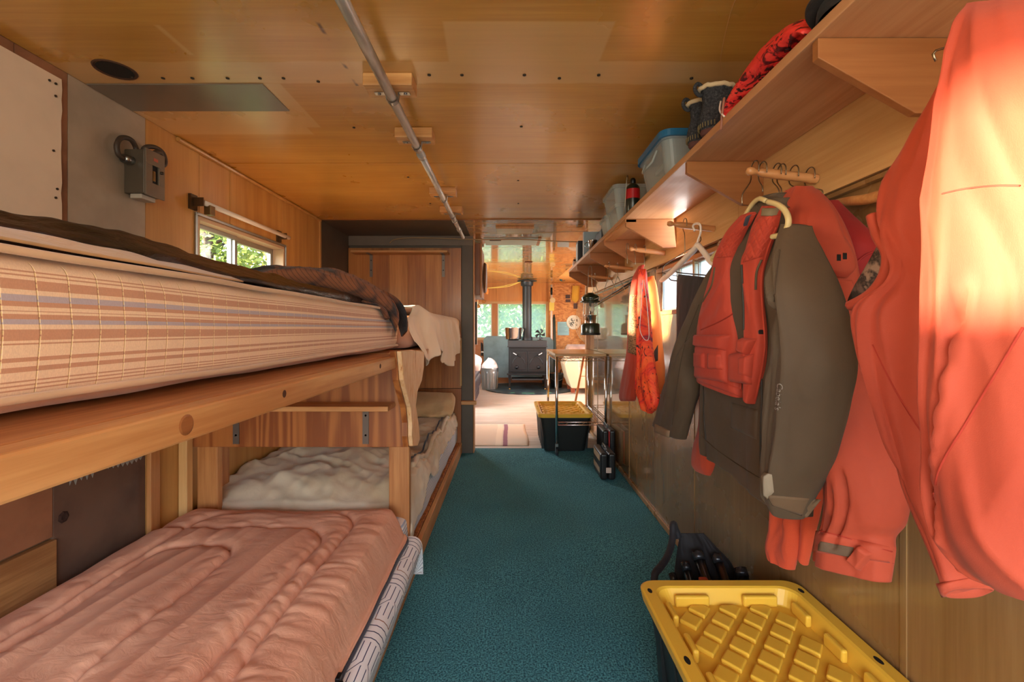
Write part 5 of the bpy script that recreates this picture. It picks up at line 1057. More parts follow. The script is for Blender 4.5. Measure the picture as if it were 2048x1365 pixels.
box('cover', -.24, .27, 4.27, 4.60, 1.990, 1.9995, plain('frost', rgb(196,206,196), .35), g, bevel=.003); box('frame_strip', .27, .30, 4.25, 4.62, 1.988, 1.9995, pinez, g); box('slot', -.19, -.08, 4.34, 4.37, 1.988, 1.9915, darkhole, g)
box('vent_tab', .20,.30,5.95,5.99,2.015,2.024, plain('rust2', rgb(92,54,26), .7), farc)

# ------------------------------------------------------------------ breaker box on the left wall
g = thing('breaker_box', 'gray metal fuse box with thick cable loops on the left wall', 'electrical box', (XL, 1.8, 1.74))
gm = plain('gray_enamel', rgb(96,84,70), .42, .35, var=.2, coat=.2)
box('housing', XL+.001, -1.40, 1.765, 1.855, 1.652, 1.822, gm, g, bevel=.004)
m = M()   # cover with a slot
y0, y1, z0_, z1_ = 1.762, 1.858, 1.648, 1.826; sy0, sy1, sz0, sz1 = 1.795, 1.828, 1.70, 1.77
for a in ((y0,y1,z0_,sz0),(y0,y1,sz1,z1_),(y0,sy0,sz0,sz1),(sy1,y1,sz0,sz1)): m.box(-1.40,-1.392,*a)
m.build('cover', plain('gray_enamel2', rgb(116,102,86), .38, .35, var=.2, coat=.2), g, bevel=.001)
box('slot', -1.3999, -1.3985, sy0, sy1, sz0, sz1, darkhole, g); box('breaker_switch', -1.399, -1.394, 1.80, 1.815, 1.71, 1.75, plain('brassy', rgb(120,90,40), .4, .6), g)
box('maker_sticker', -1.392, -1.3914, 1.80, 1.822, 1.788, 1.80, plain('redsticker', rgb(178,86,64), .5), g)
M().lathe([(.006,0),(.006,.008),(0,.008)], (-1.392,1.838,1.752), (1,0,0), n=12, cap=False).build('knob', screwm, g, smooth=True)
box('receptacle', XL+.02, -1.415, 1.77, 1.84, 1.634, 1.652, plain('receptacle', rgb(170,160,146), .4), g)
cbm = plain('cable_rubber', rgb(64,50,40), .55)
for pts in ([(XL+.03,1.79,1.80),(XL+.03,1.785,1.835),(XL+.035,1.755,1.853),(XL+.03,1.72,1.845),(XL+.03,1.70,1.81),(XL+.03,1.712,1.775),(XL+.03,1.765,1.772)],[(XL+.045,1.80,1.81),(XL+.05,1.805,1.842),(XL+.06,1.84,1.858),(XL+.065,1.875,1.85),(XL+.065,1.89,1.82),(XL+.06,1.885,1.80),(XL+.05,1.857,1.795)],[(XL+.06,1.83,1.81),(XL+.065,1.835,1.834),(XL+.07,1.86,1.842),(XL+.06,1.88,1.815)]):
    M().tube(curve(pts, 40), .009, 10).build('cable', cbm, g, smooth=True)
M().rod((XL+.03,1.73,1.772),(XL+.03,1.768,1.776), .017, 12).build('cable_clamp', steel, g, smooth=True)

g.location.z += .014; g.location.y -= .02
# ------------------------------------------------------------------ totes
def tote(lab, x0, x1, y0, y1, ht, grp):
    g = thing('storage_tote', lab, 'storage tote', ((x0+x1)/2, (y0+y1)/2, 0), grp)
    blackp = plain('black_tote', rgb(26,28,28), .45, bumpy=.1); yel = plain('yellow_lid', rgb(232,184,62), .38, bumpy=.06, bscale=300)
    tub('tub', x0+.02, x1-.02, y0+.02, y1-.02, .004, ht-.03, .04, blackp, g, taper=.045)
    rb = M()
    cx, cy = (x0+x1)/2, (y0+y1)/2
    for yy in np.linspace(y0+.12, y1-.12, 6):
        for sx in (-1, 1): xx = x0+.032 if sx < 0 else x1-.032; rb.hexa([(xx-.012+.02*(-sx),yy-.02,.02),(xx+.012+.02*(-sx),yy-.02,.02),(xx+.012+.02*(-sx),yy+.02,.02),(xx-.012+.02*(-sx),yy+.02,.02)],[(xx-.012,yy-.02,ht-.05),(xx+.012,yy-.02,ht-.05),(xx+.012,yy+.02,ht-.05),(xx-.012,yy+.02,ht-.05)])
    rb.build('ribs', blackp, g, kind='stuff')
    # lid: raised rim with slots, recessed floor with diamond pads
    ring = rbox(x0, x1, y0, y1, 0, 0, .045, 8); D = .045
    prof = [(ht-.035, .004), (ht-.004, -.002), (ht, .004), (ht, .034), (ht-.004, .040), (ht-D, .056), (ht-D, .07)]
    m = M(); R = [ring(z, t) for z, t in prof]; n = len(R[0])
    for q in R: m.v += q
    for i in range(len(R)-1): m.f += [(i*n+k, i*n+(k+1) % n, (i+1)*n+(k+1) % n, (i+1)*n+k) for k in range(n)]
    m.f.append(tuple((len(R)-1)*n+k for k in range(n)))
    m.build('lid_shell', yel, g, smooth=False, bevel=.003, recalc=True)
    ix0, ix1, iy0, iy1 = x0+.066, x1-.066, y0+.066, y1-.066; z = ht-D
    # diamond pads in a lattice, flat topped, cut at the border
    a, b = (.098, .125); pads = []
    nx = 4; dx = (ix1-ix0)/nx; dy = dx*1.15; ny = int((iy1-iy0)/dy)+1
    for j in range(-1, ny*2+2):
        for i in range(-1, nx+2):
            px_ = ix0+(i+.5*(j % 2))*dx; py_ = iy0+j*dy/2+.02
            hx, hy = dx*.37, dy*.37
            poly = [(px_-hx, py_), (px_, py_-hy), (px_+hx, py_), (px_, py_+hy)]
            def clip(P_, f):
                out = []
                for k in range(len(P_)):
                    A, B = P_[k], P_[(k+1) % len(P_)]; fa, fb = f(A), f(B)
                    if fa >= 0: out.append(A)
                    if fa*fb < 0: t = fa/(fa-fb); out.append((A[0]+(B[0]-A[0])*t, A[1]+(B[1]-A[1])*t))
                return out
            for f in (lambda p: p[0]-ix0-.006, lambda p: ix1-.006-p[0], lambda p: p[1]-iy0-.006, lambda p: iy1-.006-p[1]):
                poly = clip(poly, f)
                if not poly: break
            if not poly or len(poly) < 3: continue
            ar = abs(sum(poly[k][0]*poly[(k+1) % len(poly)][1]-poly[(k+1) % len(poly)][0]*poly[k][1] for k in range(len(poly))))/2
            if ar < .0009: continue
            M().prism([(p[0], p[1], z-.001) for p in poly], (0, 0, .013)).build('lid_pad', yel, g, bevel=.0045, seg=3, recalc=True)
    # reinforcing blocks along the inner wall
    for yy in np.linspace(iy0+.06, iy1-.06, 5):
        for x in (ix0-.012, ix1-.004): M().box(x, x+.016, yy-.035, yy+.035, z, ht-.012).build('lid_rib', yel, g, bevel=.006, seg=3)
    for xx in (cx-.1, cx+.1):
        for y in (iy0-.012, iy1-.004): M().box(xx-.05, xx+.05, y, y+.016, z, ht-.012).build('lid_rib', yel, g, bevel=.006, seg=3)
    for (sx, sy, dx_, dy_) in ((x0+.02,y1-.06,.004,.012),(x1-.02,y1-.06,.004,.012),(x0+.02,cy+.05,.004,.014),(x1-.02,cy+.05,.004,.014),(x0+.02,y0+.06,.004,.012),(x1-.02,y0+.06,.004,.012)):
        M().prism([(sx+dx_*1.6*math.cos(t), sy+dy_*math.sin(t), ht-.002) for t in np.linspace(0, 2*PI, 17)[:-1]], (0,0,.0026)).build('lock_slot', darkhole, g, recalc=True)
    return g
tote('black storage tote with yellow lid in the right foreground by the wall', .395, .882, .62, 1.405, .37, 'black totes with yellow lids')
tote('black storage tote with yellow lid under the wheeled wire cart', .262, .772, 4.17, 4.93, .362, 'black totes with yellow lids')

# ------------------------------------------------------------------ wheeled wire cart
g = thing('wire_cart', 'chrome wire shelf cart on casters with wooden top beside the right wall', 'cart', (.65, 4.6, 0))
cx0, cx1, cy0, cy1, tz = .425, .868, 4.10, 5.02, .905
box('wooden_top', cx0-.012, cx1+.012, cy0+.03, cy1+.06, tz-.012, tz+.012, wood('carttop', rgb(206,168,116), rgb(180,140,90), 'x', .35, .3), g, bevel=.004)
for x in (cx0, cx1):
    for y in (cy0, cy1):
        M().rod((x,y,.11),(x,y,tz-.012), .0127, 16).build('post', chrome, g, smooth=True)
        c = M().box(x-.012,x+.012,y-.02,y+.02,.085,.11).build('caster_fork', steel, g)
        M().box(x-.014,x-.011,y-.03,y+.005,.03,.09).build('fork_side', steel, c); M().lathe([(.0,-.01),(.03,-.01),(.033,0),(.03,.01),(0,.01)], (x,y-.012,.035), (1,0,0), n=24, cap=False).build('wheel', plain('wheel', rgb(40,42,48), .5), c, smooth=True)
def wireshelf(z, nm):
    for (a, b) in (((cx0,cy0),(cx1,cy0)),((cx1,cy0),(cx1,cy1)),((cx1,cy1),(cx0,cy1)),((cx0,cy1),(cx0,cy0))):
        m = M().rod((*a,z+.012),(*b,z+.012),.0035,8).rod((*a,z-.014),(*b,z-.014),.0035,8); L = math.dist(a, b); k = int(L/.035)
        zz = [(a[0]+(b[0]-a[0])*i/k, a[1]+(b[1]-a[1])*i/k, z+(.012 if i % 2 else -.014)) for i in range(k+1)]; m.tube(zz, .002, 5)
        m.build(nm+'_rail', chrome, g, kind='stuff')
    m = M()
    for i in range(1, 18): x = cx0+(cx1-cx0)*i/18; m.rod((x,cy0,z+.016),(x,cy1,z+.016),.0018,5)
    m.build(nm+'_wires', chrome, g, kind='stuff')
wireshelf(tz-.035, 'upper_shelf'); wireshelf(.29, 'lower_shelf')
# ---- lantern
g = thing('camping_lantern', 'dark green gas lantern with glass globe hanging from the shelf corbel', 'lantern', (.71, 4.0, 1.09))
lx, ly, lz = .712, 4.0, 1.09; gr_ = plain('green_enamel', rgb(26,44,32), .25, coat=.6)
M().lathe([(0,0),(.082,0),(.084,.01),(.084,.085),(.076,.1),(.06,.105),(0,.105)], (lx,ly,lz), n=36, cap=False).build('fuel_tank', gr_, g, smooth=True)
M().lathe([(.085,.0),(.086,.004),(.086,.016),(.085,.02)], (lx,ly,lz), n=36, cap=False).build('base_ring', plain('blackring', rgb(20,20,20), .5), g, smooth=True)
M().lathe([(.05,.105),(.05,.165),(.056,.17),(.056,.176)], (lx,ly,lz), n=36, cap=False).build('collar', chrome, g, smooth=True)
M().lathe([(.056,.176),(.064,.19),(.066,.24),(.064,.285)], (lx,ly,lz), n=36, cap=False).build('glass_globe', clearp('globe', (1,1,1,1), .14), g, smooth=True)
M().rod((lx,ly,lz+.17),(lx,ly,lz+.29),.008,12).build('burner_tube', plain('brass', rgb(160,130,80), .3, 1), g, smooth=True)
M().lathe([(.012,.20),(.02,.215),(.018,.245),(.008,.255)], (lx+.016,ly,lz), n=14).build('mantle', plain('mantle', rgb(230,224,210), .8), g, smooth=True)
for a in (.6, 2.6, 4.4): M().rod((lx+.068*math.cos(a),ly+.068*math.sin(a),lz+.1),(lx+.068*math.cos(a),ly+.068*math.sin(a),lz+.29),.002,6).build('guard_rod', chrome, g, smooth=True)
M().lathe([(.066,.283),(.090,.288),(.092,.294),(.070,.302),(.078,.312),(.080,.330),(.062,.352),(.03,.362),(.026,.37),(0,.37)], (lx,ly,lz), n=36, cap=False).build('ventilator', gr_, g, smooth=True)
M().tube(curve([(lx-.084,ly,lz+.29),(lx-.05,ly,lz+.36),(lx-.022,ly,lz+.44),(lx-.018,ly,lz+.56),(lx-.01,ly,lz+.602),(lx+.006,ly,lz+.602),(lx+.012,ly,lz+.56),(lx+.014,ly,lz+.44),(lx+.05,ly,lz+.36),(lx+.084,ly,lz+.29)], 60), .0022, 6).build('bail_handle', wirem, g, smooth=True)
# ---- rod along the wall, paper towel tube
g = thing('wall_rod', 'thin black rod along the right wall above the lantern', 'rod', (.86, 4, 1.4))
M().rod((.872,2.95,1.497),(.872,4.98,1.375),.006,8).build('rod', plain('blackrod', rgb(36,30,28), .4), g, smooth=True); M().rod((.84,4.62,1.36),(.84,4.62,1.47),.02,16).build('white_sleeve', whp, g, smooth=True)
# ---- tool cases
blackc = plain('black_case_plastic', rgb(26,26,28), .4)
def case(lab, x0, x1, y0, y1, z1, rd):
    g = thing('tool_case', lab, 'tool case', ((x0+x1)/2, y0, 0), 'black tool cases')
    box('shell', x0, (x0+x1)/2-.002, y0, y1, .004, z1, blackc, g, bevel=.018, seg=4); box('shell', (x0+x1)/2+.002, x1, y0, y1, .004, z1, blackc, g, bevel=.018, seg=4)
    if rd: box('red_trim', (x0+x1)/2-.006, (x0+x1)/2+.006, y0-.003, y1+.003, .02, z1-.01, plain('redtrim', rgb(150,24,24), .5), g, bevel=.002, label='red trim strip')
    xm, ym = (x0+x1)/2, (y0+y1)/2
    M().tube(curve([(xm,ym-.06,z1-.002),(xm,ym-.055,z1+.025),(xm,ym+.055,z1+.025),(xm,ym+.06,z1-.002)], 16), .007, 8).build('handle', plain('handle_gray', rgb(90,94,98), .25), g, smooth=True)
    return g
c = case('low black tool case with tan side panels at the foot of the cart', .685, .80, 3.42, 3.72, .205, False)
box('side_label', .6825, .6855, 3.46, 3.69, .14, .185, plain('tan_label', rgb(170,146,110), .6), c, bevel=.001); box('side_label', .6825, .6855, 3.46, 3.69, .05, .09, plain('tan_label2', rgb(150,126,96), .6), c, bevel=.001)
box('end_label', .725, .765, 3.4165, 3.4195, .06, .10, plain('pale_label', rgb(200,178,164), .6), c, bevel=.001)
case('tall black tool case with red trim against the wall', .775, .882, 3.78, 4.06, .30, True)
# ---- folded camp chair lying behind the near tote
g = thing('folded_tripod', 'folded black tripod bundle with straps on the carpet by the wall', 'tripod', (.72, 1.62, 0))
blm = plain('black_tube', rgb(22,20,22), .3, coat=.3)
for (a, b, r) in (((.66,1.45,.05),(.655,1.70,.27),.014),((.72,1.44,.06),(.70,1.70,.31),.019),((.79,1.44,.05),(.77,1.70,.30),.016),((.62,1.45,.03),(.60,1.68,.24),.012),((.84,1.45,.05),(.84,1.66,.27),.02)):
    l_ = M().rod(a, b, r, 16).build('leg', blm, g, smooth=True); M().rod(Vector(b)-(Vector(b)-Vector(a)).normalized()*.03, b, r*1.15, 16).build('clamp_collar', plain('collar', rgb(60,62,66), .25, .5), l_, smooth=True)
loft('cloth_bag', [((.67,1.78,.345),(.76,1.78,.345),.01),((.655,1.77,.30),(.80,1.76,.30),.018),((.64,1.76,.22),(.85,1.73,.24),.022),((.63,1.75,.12),(.87,1.72,.12),.025),((.62,1.74,.01),(.87,1.72,.01),.03)], cloth('black_cloth', rgb(30,24,26), rgb(20,16,18)), g, N=(0,-.9,.3), amp=.012, fw=20, fl=10, seed=91, nr=40)
M().tube(curve([(.66,1.77,.33),(.65,1.78,.36),(.637,1.77,.385),(.628,1.75,.35),(.61,1.72,.32),(.575,1.67,.30),(.54,1.63,.29),(.51,1.60,.275),(.515,1.60,.20),(.54,1.60,.02)], 50), .013, 8).build('strap', cloth('strapc', rgb(30,26,32), rgb(20,18,24)), g, smooth=True)
box('orange_tag', .672, .70, 1.60, 1.62, .20, .262, plain('orangetag', rgb(196,84,50), .5), g)

g = thing('hanging_thread', 'thin pale thread stuck along the ceiling above the slippers', 'thread', (.7, 1.3, 1.998))
M().tube(curve([(.60,1.0,1.9985),(.585,1.15,1.9985),(.60,1.24,1.9985),(.66,1.42,1.9985),(.70,1.50,1.9985)], 20), .0008, 5).build('thread', plain('thread', rgb(216,160,100), .6), g)
# ------------------------------------------------------------------ far room
iron = plain('cast_iron', rgb(32, 33, 36), .5, .3, bumpy=.1); ironl = plain('stove_steel', rgb(54, 56, 60), .45, .3)
g = thing('hearth_mat', 'round dark blue hearth mat under the wood stove', 'mat', (.35, 8.75, 0))
mt = NT('dark_mat'); v = mt.co('World'); n = mt.noise(mt.map(v, (5, 8, 1)), 1, 3); mt.set(Base_Color=mt.ramp(n, [(.4, rgb(34,44,52)), (.62, rgb(62,82,90))]), Roughness=.5)
M().lathe([(0,0),(.86,0),(.86,.012),(.85,.016),(0,.016)], (.38,8.72,.001), n=64, cap=False).build('disc', mt.m, g, smooth=False)
gm_ = plain('green_mark', rgb(60,150,110), .6)
for a0, a1 in ((-2.05,-1.95),(-1.78,-1.68),(-1.66,-1.5),(-1.2,-1.1)):
    M().tube([(.38+.78*math.cos(a), 8.72+.78*math.sin(a), .019) for a in np.linspace(a0, a1, 5)], .006, 5).build('green_mark', gm_, g)
SX0, SX1, SY0, SY1 = 1015, 1094, 8.45, 9.05
def sx(px, Y=SY0): return (px-VX)*Y/F
def sz(py, Y=SY0): return CH-(py-VY)*Y/F
g = thing('wood_stove', 'black iron wood stove with double doors on the round mat in the far room', 'stove', (.33, 8.7, 0))
fz = .025; o = fz-sz(776)
x0, x1 = sx(1017), sx(1093)
box('body', x0, x1, SY0+.03, SY1, .285, .80, iron, g, bevel=.006)
box('heat_shield_top', x0-.02, x1+.02, SY0-.02, SY1-.05, .80, .815, ironl, g, bevel=.003); box('top_box', x0-.015, x1+.012, SY0+.01, SY1-.08, .815, .925, ironl, g, bevel=.004)
box('top_trim', x0-.018, x1+.016, SY0+.0, SY0+.02, .80, .812, steel, g)
for i, (a, b) in enumerate(((x0+.03, (x0+x1)/2-.004), ((x0+x1)/2+.004, x1-.03))):
    d = box('door', a, b, SY0+.008, SY0+.03, .34, .73, iron, g, bevel=.006)
    m = M(); m.box(a+.03,b-.03,SY0+.002,SY0+.010,.38,.69); m.build('door_panel', iron, d, bevel=.012, seg=3)
    M().tube([((a+b)/2+.12*math.cos(t)*(1), SY0+.000, .46+.16*math.sin(t)) for t in np.linspace(.15, PI-.15, 16)], .007, 6).build('door_arch', ironl, d, smooth=True)
    hx = a+.10 if i == 0 else b-.10; s_ = 1 if i == 0 else -1
    M().lathe([(.03,0),(.035,.01),(.02,.02),(.012,.035),(0,.035)], (hx+s_*.02,SY0,.43), (0,-1,0), n=16, cap=False).build('air_knob', iron, d, smooth=True)
    hd = M().rod((hx+s_*.10,SY0-.01,.62),(hx+s_*.02,SY0-.05,.66),.008,8).build('handle_rod', iron, d, smooth=True)
    pts = [(hx+s_*(.02-.06*t)+.0*t, SY0-.055+.015*math.sin(t*50), .66+.035*t+.015*math.cos(t*50)) for t in np.linspace(0, 1, 60)]
    M().tube(pts, .004, 5).build('spring_handle', chrome, d, smooth=True, label='bright coiled spring handle')
box('ash_lip', x0-.03, x1+.03, SY0-.13, SY0+.03, .295, .315, iron, g, bevel=.004); box('ash_shelf', x0+.06, x1-.06, SY0-.10, SY0+.2, .20, .225, ironl, g, bevel=.004)
for x in (x0, x1-.04):
    for y in (SY0-.02, SY1-.05):
        l_ = M().hexa([(x+.005,y+.005,.03),(x+.035,y+.005,.03),(x+.035,y+.035,.03),(x+.005,y+.035,.03)],[(x-.005,y-.005,.30),(x+.05,y-.005,.30),(x+.05,y+.05,.30),(x-.005,y+.05,.30)]).build('leg', iron, g, bevel=.003)
        M().lathe([(.02,0),(.024,.01),(.012,.03)], (x+.02,y+.02,.017), n=12).build('foot', plain('brassfoot', rgb(170,140,90), .3, .9), l_, smooth=True)
pp = thing('stovepipe', 'dark gray stovepipe rising from the wood stove to the far ceiling', 'stovepipe', (.33, 8.8, .93))
pcx = sx(1054, 8.78); pr = .088
pm_ = plain('stovepipe', rgb(44,48,53), .45, .3)
M().lathe([(pr+.02,0),(pr+.02,.05),(pr,.07),(pr,.6),(pr+.002,.61),(pr,.62),(pr,1.115)], (pcx,8.78,.927), n=32, cap=False).build('pipe', pm_, pp, smooth=True)
M().lathe([(pr,0),(pr+.03,.02),(pr+.035,.09)], (pcx,8.78,1.96), n=32, cap=False).build('collar', pm_, pp, smooth=True); M().lathe([(pr,0),(.19,0),(.19,.012),(pr,.012)], (pcx,8.78,2.062), n=32, cap=False).build('ceiling_flange', plain('dk', rgb(30,42,44), .5), pp)
kp = thing('stock_pot', 'shiny steel stock pot on the left of the stove top', 'pot', (.09, 8.65, .93))
kx = sx(1027, 8.66)
M().lathe([(0,0),(.145,0),(.15,.01),(.165,.215),(.17,.222),(.163,.22),(.14,.02),(0,.02)], (kx,8.66,.945), n=40, cap=False).build('pot_body', plain('pot_steel', rgb(205,196,190), .18, 1), kp, smooth=True)
for s_ in (-1, 1): M().tube(curve([(kx+s_*.158,8.66,1.145),(kx+s_*.185,8.65,1.14),(kx+s_*.18,8.65,1.09),(kx+s_*.15,8.63,1.0)], 16), .004, 6).build('handle', chrome, kp, smooth=True)
tv_ = M(); 
for s_ in (-1,1): tv_.rod((kx-.1,8.66+s_*.08,.935),(kx+.1,8.66+s_*.08,.935),.006,6)
tv_.rod((kx,8.56,.935),(kx,8.76,.935),.006,6).build('trivet', iron, kp)
ff = thing('stove_fan', 'small black heat fan with curved blades on the right of the stove top', 'fan', (.6, 8.65, .93))
fxx = sx(1080, 8.6)
box('base', fxx-.05, fxx+.05, 8.56, 8.68, .926, .935, iron, ff); box('stand', fxx-.012, fxx+.012, 8.60, 8.63, .935, 1.04, iron, ff)
for k in range(5):
    a = k*2*PI/5+.3; m = M()
    m.grid(lambda u, v: (fxx+math.cos(a+u*.75+v*.55)*(.012+.085*v), 8.57+.02*u, 1.045+math.sin(a+u*.75+v*.55)*(.012+.085*v)), 5, 6); m.build('blade', iron, ff, smooth=True, solid=.003)
M().lathe([(0,0),(.014,0),(.014,.03),(0,.03)], (fxx,8.56,1.045), (0,1,0), n=12, cap=False).build('hub', iron, ff)
hsd = thing('wall_heat_shield', 'gray-blue sheet metal heat shield behind the wood stove', 'heat shield', (.2, 9.3, 0))
M().prism([(-.52,9.35,.14),(-.54,9.35,.92),(-.47,9.35,1.0),(.83,9.35,.97),(.90,9.35,.90),(.91,9.35,.25),(.84,9.35,.14)], (0,.012,0)).build('sheet', plain('bluegray_sheet', rgb(118,138,140), .55, .1, var=.25, bumpy=.15, bscale=12), hsd, bevel=.003, recalc=True)
box('foot', -.4,-.36,9.34,9.40,0,.15,iron,hsd); box('foot', .7,.74,9.34,9.40,0,.15,iron,hsd)
# trash can with bag
tc = thing('trash_can', 'galvanized ribbed trash can left of the wood stove', 'trash can', (-.36, 8.6, 0))
tx, ty = sx(979.5, 8.6), 8.6; n = 64; m = M(); gv = plain('galv_can', rgb(150,160,162), .4, .7, var=.15)
def canr(a, z): rr = .145+.02*z/.4; return rr+(.006*(1 if math.sin(a*16) > 0 else -.3) if .05 < z < .33 else 0)
m.grid(lambda u, v: (tx+canr(u*2*PI, v*.40)*math.cos(u*2*PI), ty+canr(u*2*PI, v*.40)*math.sin(u*2*PI), .004+v*.40), 128, 14, closeu=True); m.build('can_body', gv, tc, smooth=False, solid=.003)
M().tube([(tx+.168*math.cos(a), ty+.168*math.sin(a), .405) for a in np.linspace(0, 2*PI, 41)[:-1]], .007, 6, closed=True).build('can_rim', gv, tc, smooth=True)
M().lathe([(0,0),(.145,0)], (tx,ty,.01), n=32, cap=False).build('can_bottom', gv, tc)
tb_ = thing('trash_bag', 'white plastic bag bulging from the galvanized trash can', 'bag', (tx, ty, .40))
loft('bag', [((tx-.15,ty,.39),(tx+.15,ty,.39),.15),((tx-.15,ty,.45),(tx+.15,ty,.44),.14),((tx-.12,ty,.50),(tx+.13,ty,.49),.11),((tx-.06,ty,.56),(tx+.10,ty,.54),.07),((tx-.03,ty,.60),(tx+.04,ty,.585),.03)], plain('white_bag', rgb(240,234,232), .35), tb_, N=(0,-1,0), back=1, amp=.06, fw=12, fl=12, seed=6, nr=30, ns=48, open1=False)
# couch at left behind the partition
so = thing('sofa', 'dark leather sofa end with white pillows past the partition edge', 'sofa', (-.9, 7.6, 0))
lth = plain('dark_leather', rgb(66,60,68), .35, coat=.2, bumpy=.2, bscale=40)
box('seat', -1.45, -.50, 6.6, 8.0, .16, .38, lth, so, bevel=.05, seg=4); box('seat_cushion', -1.2, -.50, 6.65, 7.95, .38, .48, lth, so, bevel=.04, seg=4); box('backrest', -1.46, -1.2, 6.6, 8.0, .3, .85, lth, so, bevel=.06, seg=4)
box('base', -1.4, -.53, 6.65, 7.95, .01, .16, plain('sofa_base', rgb(60,54,60), .6), so, bevel=.01)  # even dark gray base under the seat
for k, (x, y, z, lab) in enumerate(((-.66,7.2,.56,'closer white pillow on the sofa end'),(-.68,7.75,.60,'farther white pillow on the sofa end'))):
    loft('pillow', [((x-.22,y,z-.08),(x+.19,y,z-.08),.06),((x-.25,y,z),(x+.21,y,z),.13),((x-.24,y,z+.06),(x+.19,y,z+.06),.11),((x-.15,y,z+.11),(x+.1,y,z+.11),.04)], plain('white_pillow', rgb(232,228,230), .7), None, N=(0,-1,0), back=1, amp=.02, fw=14, nr=24, ns=40, open1=False, seed=k)
pls = [o_ for o_ in C.objects if o_.name.startswith('pillow') and 'label' not in o_]
for o_, lab in zip(sorted(pls, key=lambda a: a.name), ('closer white pillow on the sofa end', 'farther white pillow on the sofa end')): setp(o_, lab, 'pillow', 'white sofa pillows')
# wall telephone / antler item on the window wall
an = thing('antler_hook', 'white curved antler on a dark bracket on the far wall above the sofa', 'antler', (-.6, 9.55, .75))
box('bracket', -.60, -.57, 9.50, 9.588, .58, .84, iron, an); M().tube(curve([(-.585,9.5,.66),(-.54,9.47,.66),(-.49,9.46,.69),(-.475,9.46,.76),(-.50,9.46,.79)], 20), [.018-.0007*i for i in range(20)], 8).build('tine', plain('bone', rgb(232,226,214), .5), an, smooth=True); M().tube(curve([(-.585,9.5,.74),(-.57,9.47,.80),(-.59,9.47,.86)], 12), .01, 6).build('tine', iron, an, smooth=True)
# armchair
ac = thing('armchair', 'cream leather armchair with wooden feet in the far right corner', 'armchair', (1.2, 8.3, 0))
cl = plain('cream_leather', rgb(206,186,158), .4, coat=.15)
def armf(x0, x1):
    o_ = [(7.95,.10),(7.99,.46),(8.10,.585),(8.3,.60),(8.55,.60),(8.62,.5),(8.62,.1)]
    M().prism([(x0,a,b) for a, b in o_], (x1-x0,0,0)).build('arm', cl, ac, bevel=.03, seg=3, recalc=True)
ax0 = sx(1131, 8.0)
def arm(xa, xb):
    prof = [(xa+.10,.10),(xb,.10),(xb,.56),(xb-.03,.60),(xb-.10,.605),(xa+.02,.60),(xa-.02,.52),(xa+.02,.34)]
    M().prism([(x, 7.95, z) for x, z in prof], (0,.7,0)).build('arm', cl, ac, bevel=.02, seg=3, recalc=True)
arm(ax0, ax0+.24); arm(ax0+.72, ax0+.96) if ax0+.96 < 1.9 else None
box('seat_cushion', ax0+.22, ax0+.72, 7.98, 8.55, .30, .44, cl, ac, bevel=.03, seg=4); box('seat_base', ax0+.2, ax0+.74, 7.97, 8.6, .10, .30, cl, ac, bevel=.01)
M().prism([(ax0+.05,8.55,.2),(ax0+.04,8.60,.70),(ax0+.12,8.62,.80),(ax0+.85,8.62,.80),(ax0+.93,8.60,.70),(ax0+.93,8.55,.2)], (0,.2,0)).build('backrest', cl, ac, bevel=.04, seg=4, recalc=True)
loft('throw', [((ax0+.05,8.70,.60),(ax0+.7,8.70,.62),.12),((ax0+.06,8.70,.72),(ax0+.7,8.70,.72),.17),((ax0+.09,8.70,.80),(ax0+.72,8.70,.80),.14),((ax0+.12,8.72,.845),(ax0+.7,8.72,.84),.05)], fabric('brown_throw', rgb(122,88,72), rgb(178,150,132)), ac, N=(0,-1,0), back=1, amp=.01, nr=24, ns=60, open1=False, label='brown and cream throw over the backrest')
for x in (ax0+.13, ax0+.84): M().hexa([(x-.03,7.98,.02),(x+.03,7.98,.02),(x+.03,8.04,.02),(x-.03,8.04,.02)],[(x-.04,7.97,.10),(x+.04,7.97,.10),(x+.04,8.05,.10),(x-.04,8.05,.10)]).build('leg', plain('redwood', rgb(130,62,36), .4), ac); M().hexa([(x-.03,8.48,.02),(x+.03,8.48,.02),(x+.03,8.54,.02),(x-.03,8.54,.02)],[(x-.04,8.47,.10),(x+.04,8.47,.10),(x+.04,8.55,.10),(x-.04,8.55,.10)]).build('leg', plain('redwood2', rgb(130,62,36), .4), ac)
# bucket, tools
bu = thing('ash_bucket', 'steel ash bucket between the stove and the armchair', 'bucket', (.87, 8.75, 0)); bx_ = sx(1113, 8.75)
M().lathe([(0,.002),(.10,.002),(.135,.27),(.14,.275),(.13,.27),(.1,.02),(0,.02)], (bx_,8.75,.018), n=32, cap=False).build('pail', plain('pail', rgb(110,114,116), .3, .8), bu, smooth=True)
M().tube(curve([(bx_-.137,8.75,.27),(bx_-.12,8.66,.20),(bx_,8.61,.16),(bx_+.12,8.66,.20),(bx_+.137,8.75,.27)], 20), .004, 6).build('bail', steel, bu, smooth=True)
sc_ = thing('ash_scoop', 'dark metal scoop resting in the ash bucket', 'scoop', (bx_, 8.75, .2)); M().rod((bx_+.02,8.76,.10),(bx_+.10,8.82,.36),.008,8).build('handle', iron, sc_, smooth=True); box('blade', bx_-.04,bx_+.04,8.72,8.79,.05,.12,iron,sc_)
po = thing('white_pole', 'slim white pole standing right of the far window', 'pole', (.93, 9.4, 0)); wx = (1103-VX)*9.45/F
M().rod((wx,9.45,.002),(wx,9.45,2.06),.020,12).build('shaft', whp, po, smooth=True); M().rod((wx,9.45,1.85),(wx,9.45,2.0),.022,12).build('grip', iron, po, smooth=True)
nt_ = thing('fly_swatter', 'yellow tag hanging with a pale disc on the white pole', 'tag', (wx, 9.42, 1.6)); yel2 = plain('yellow_tag', rgb(226,204,96), .6)
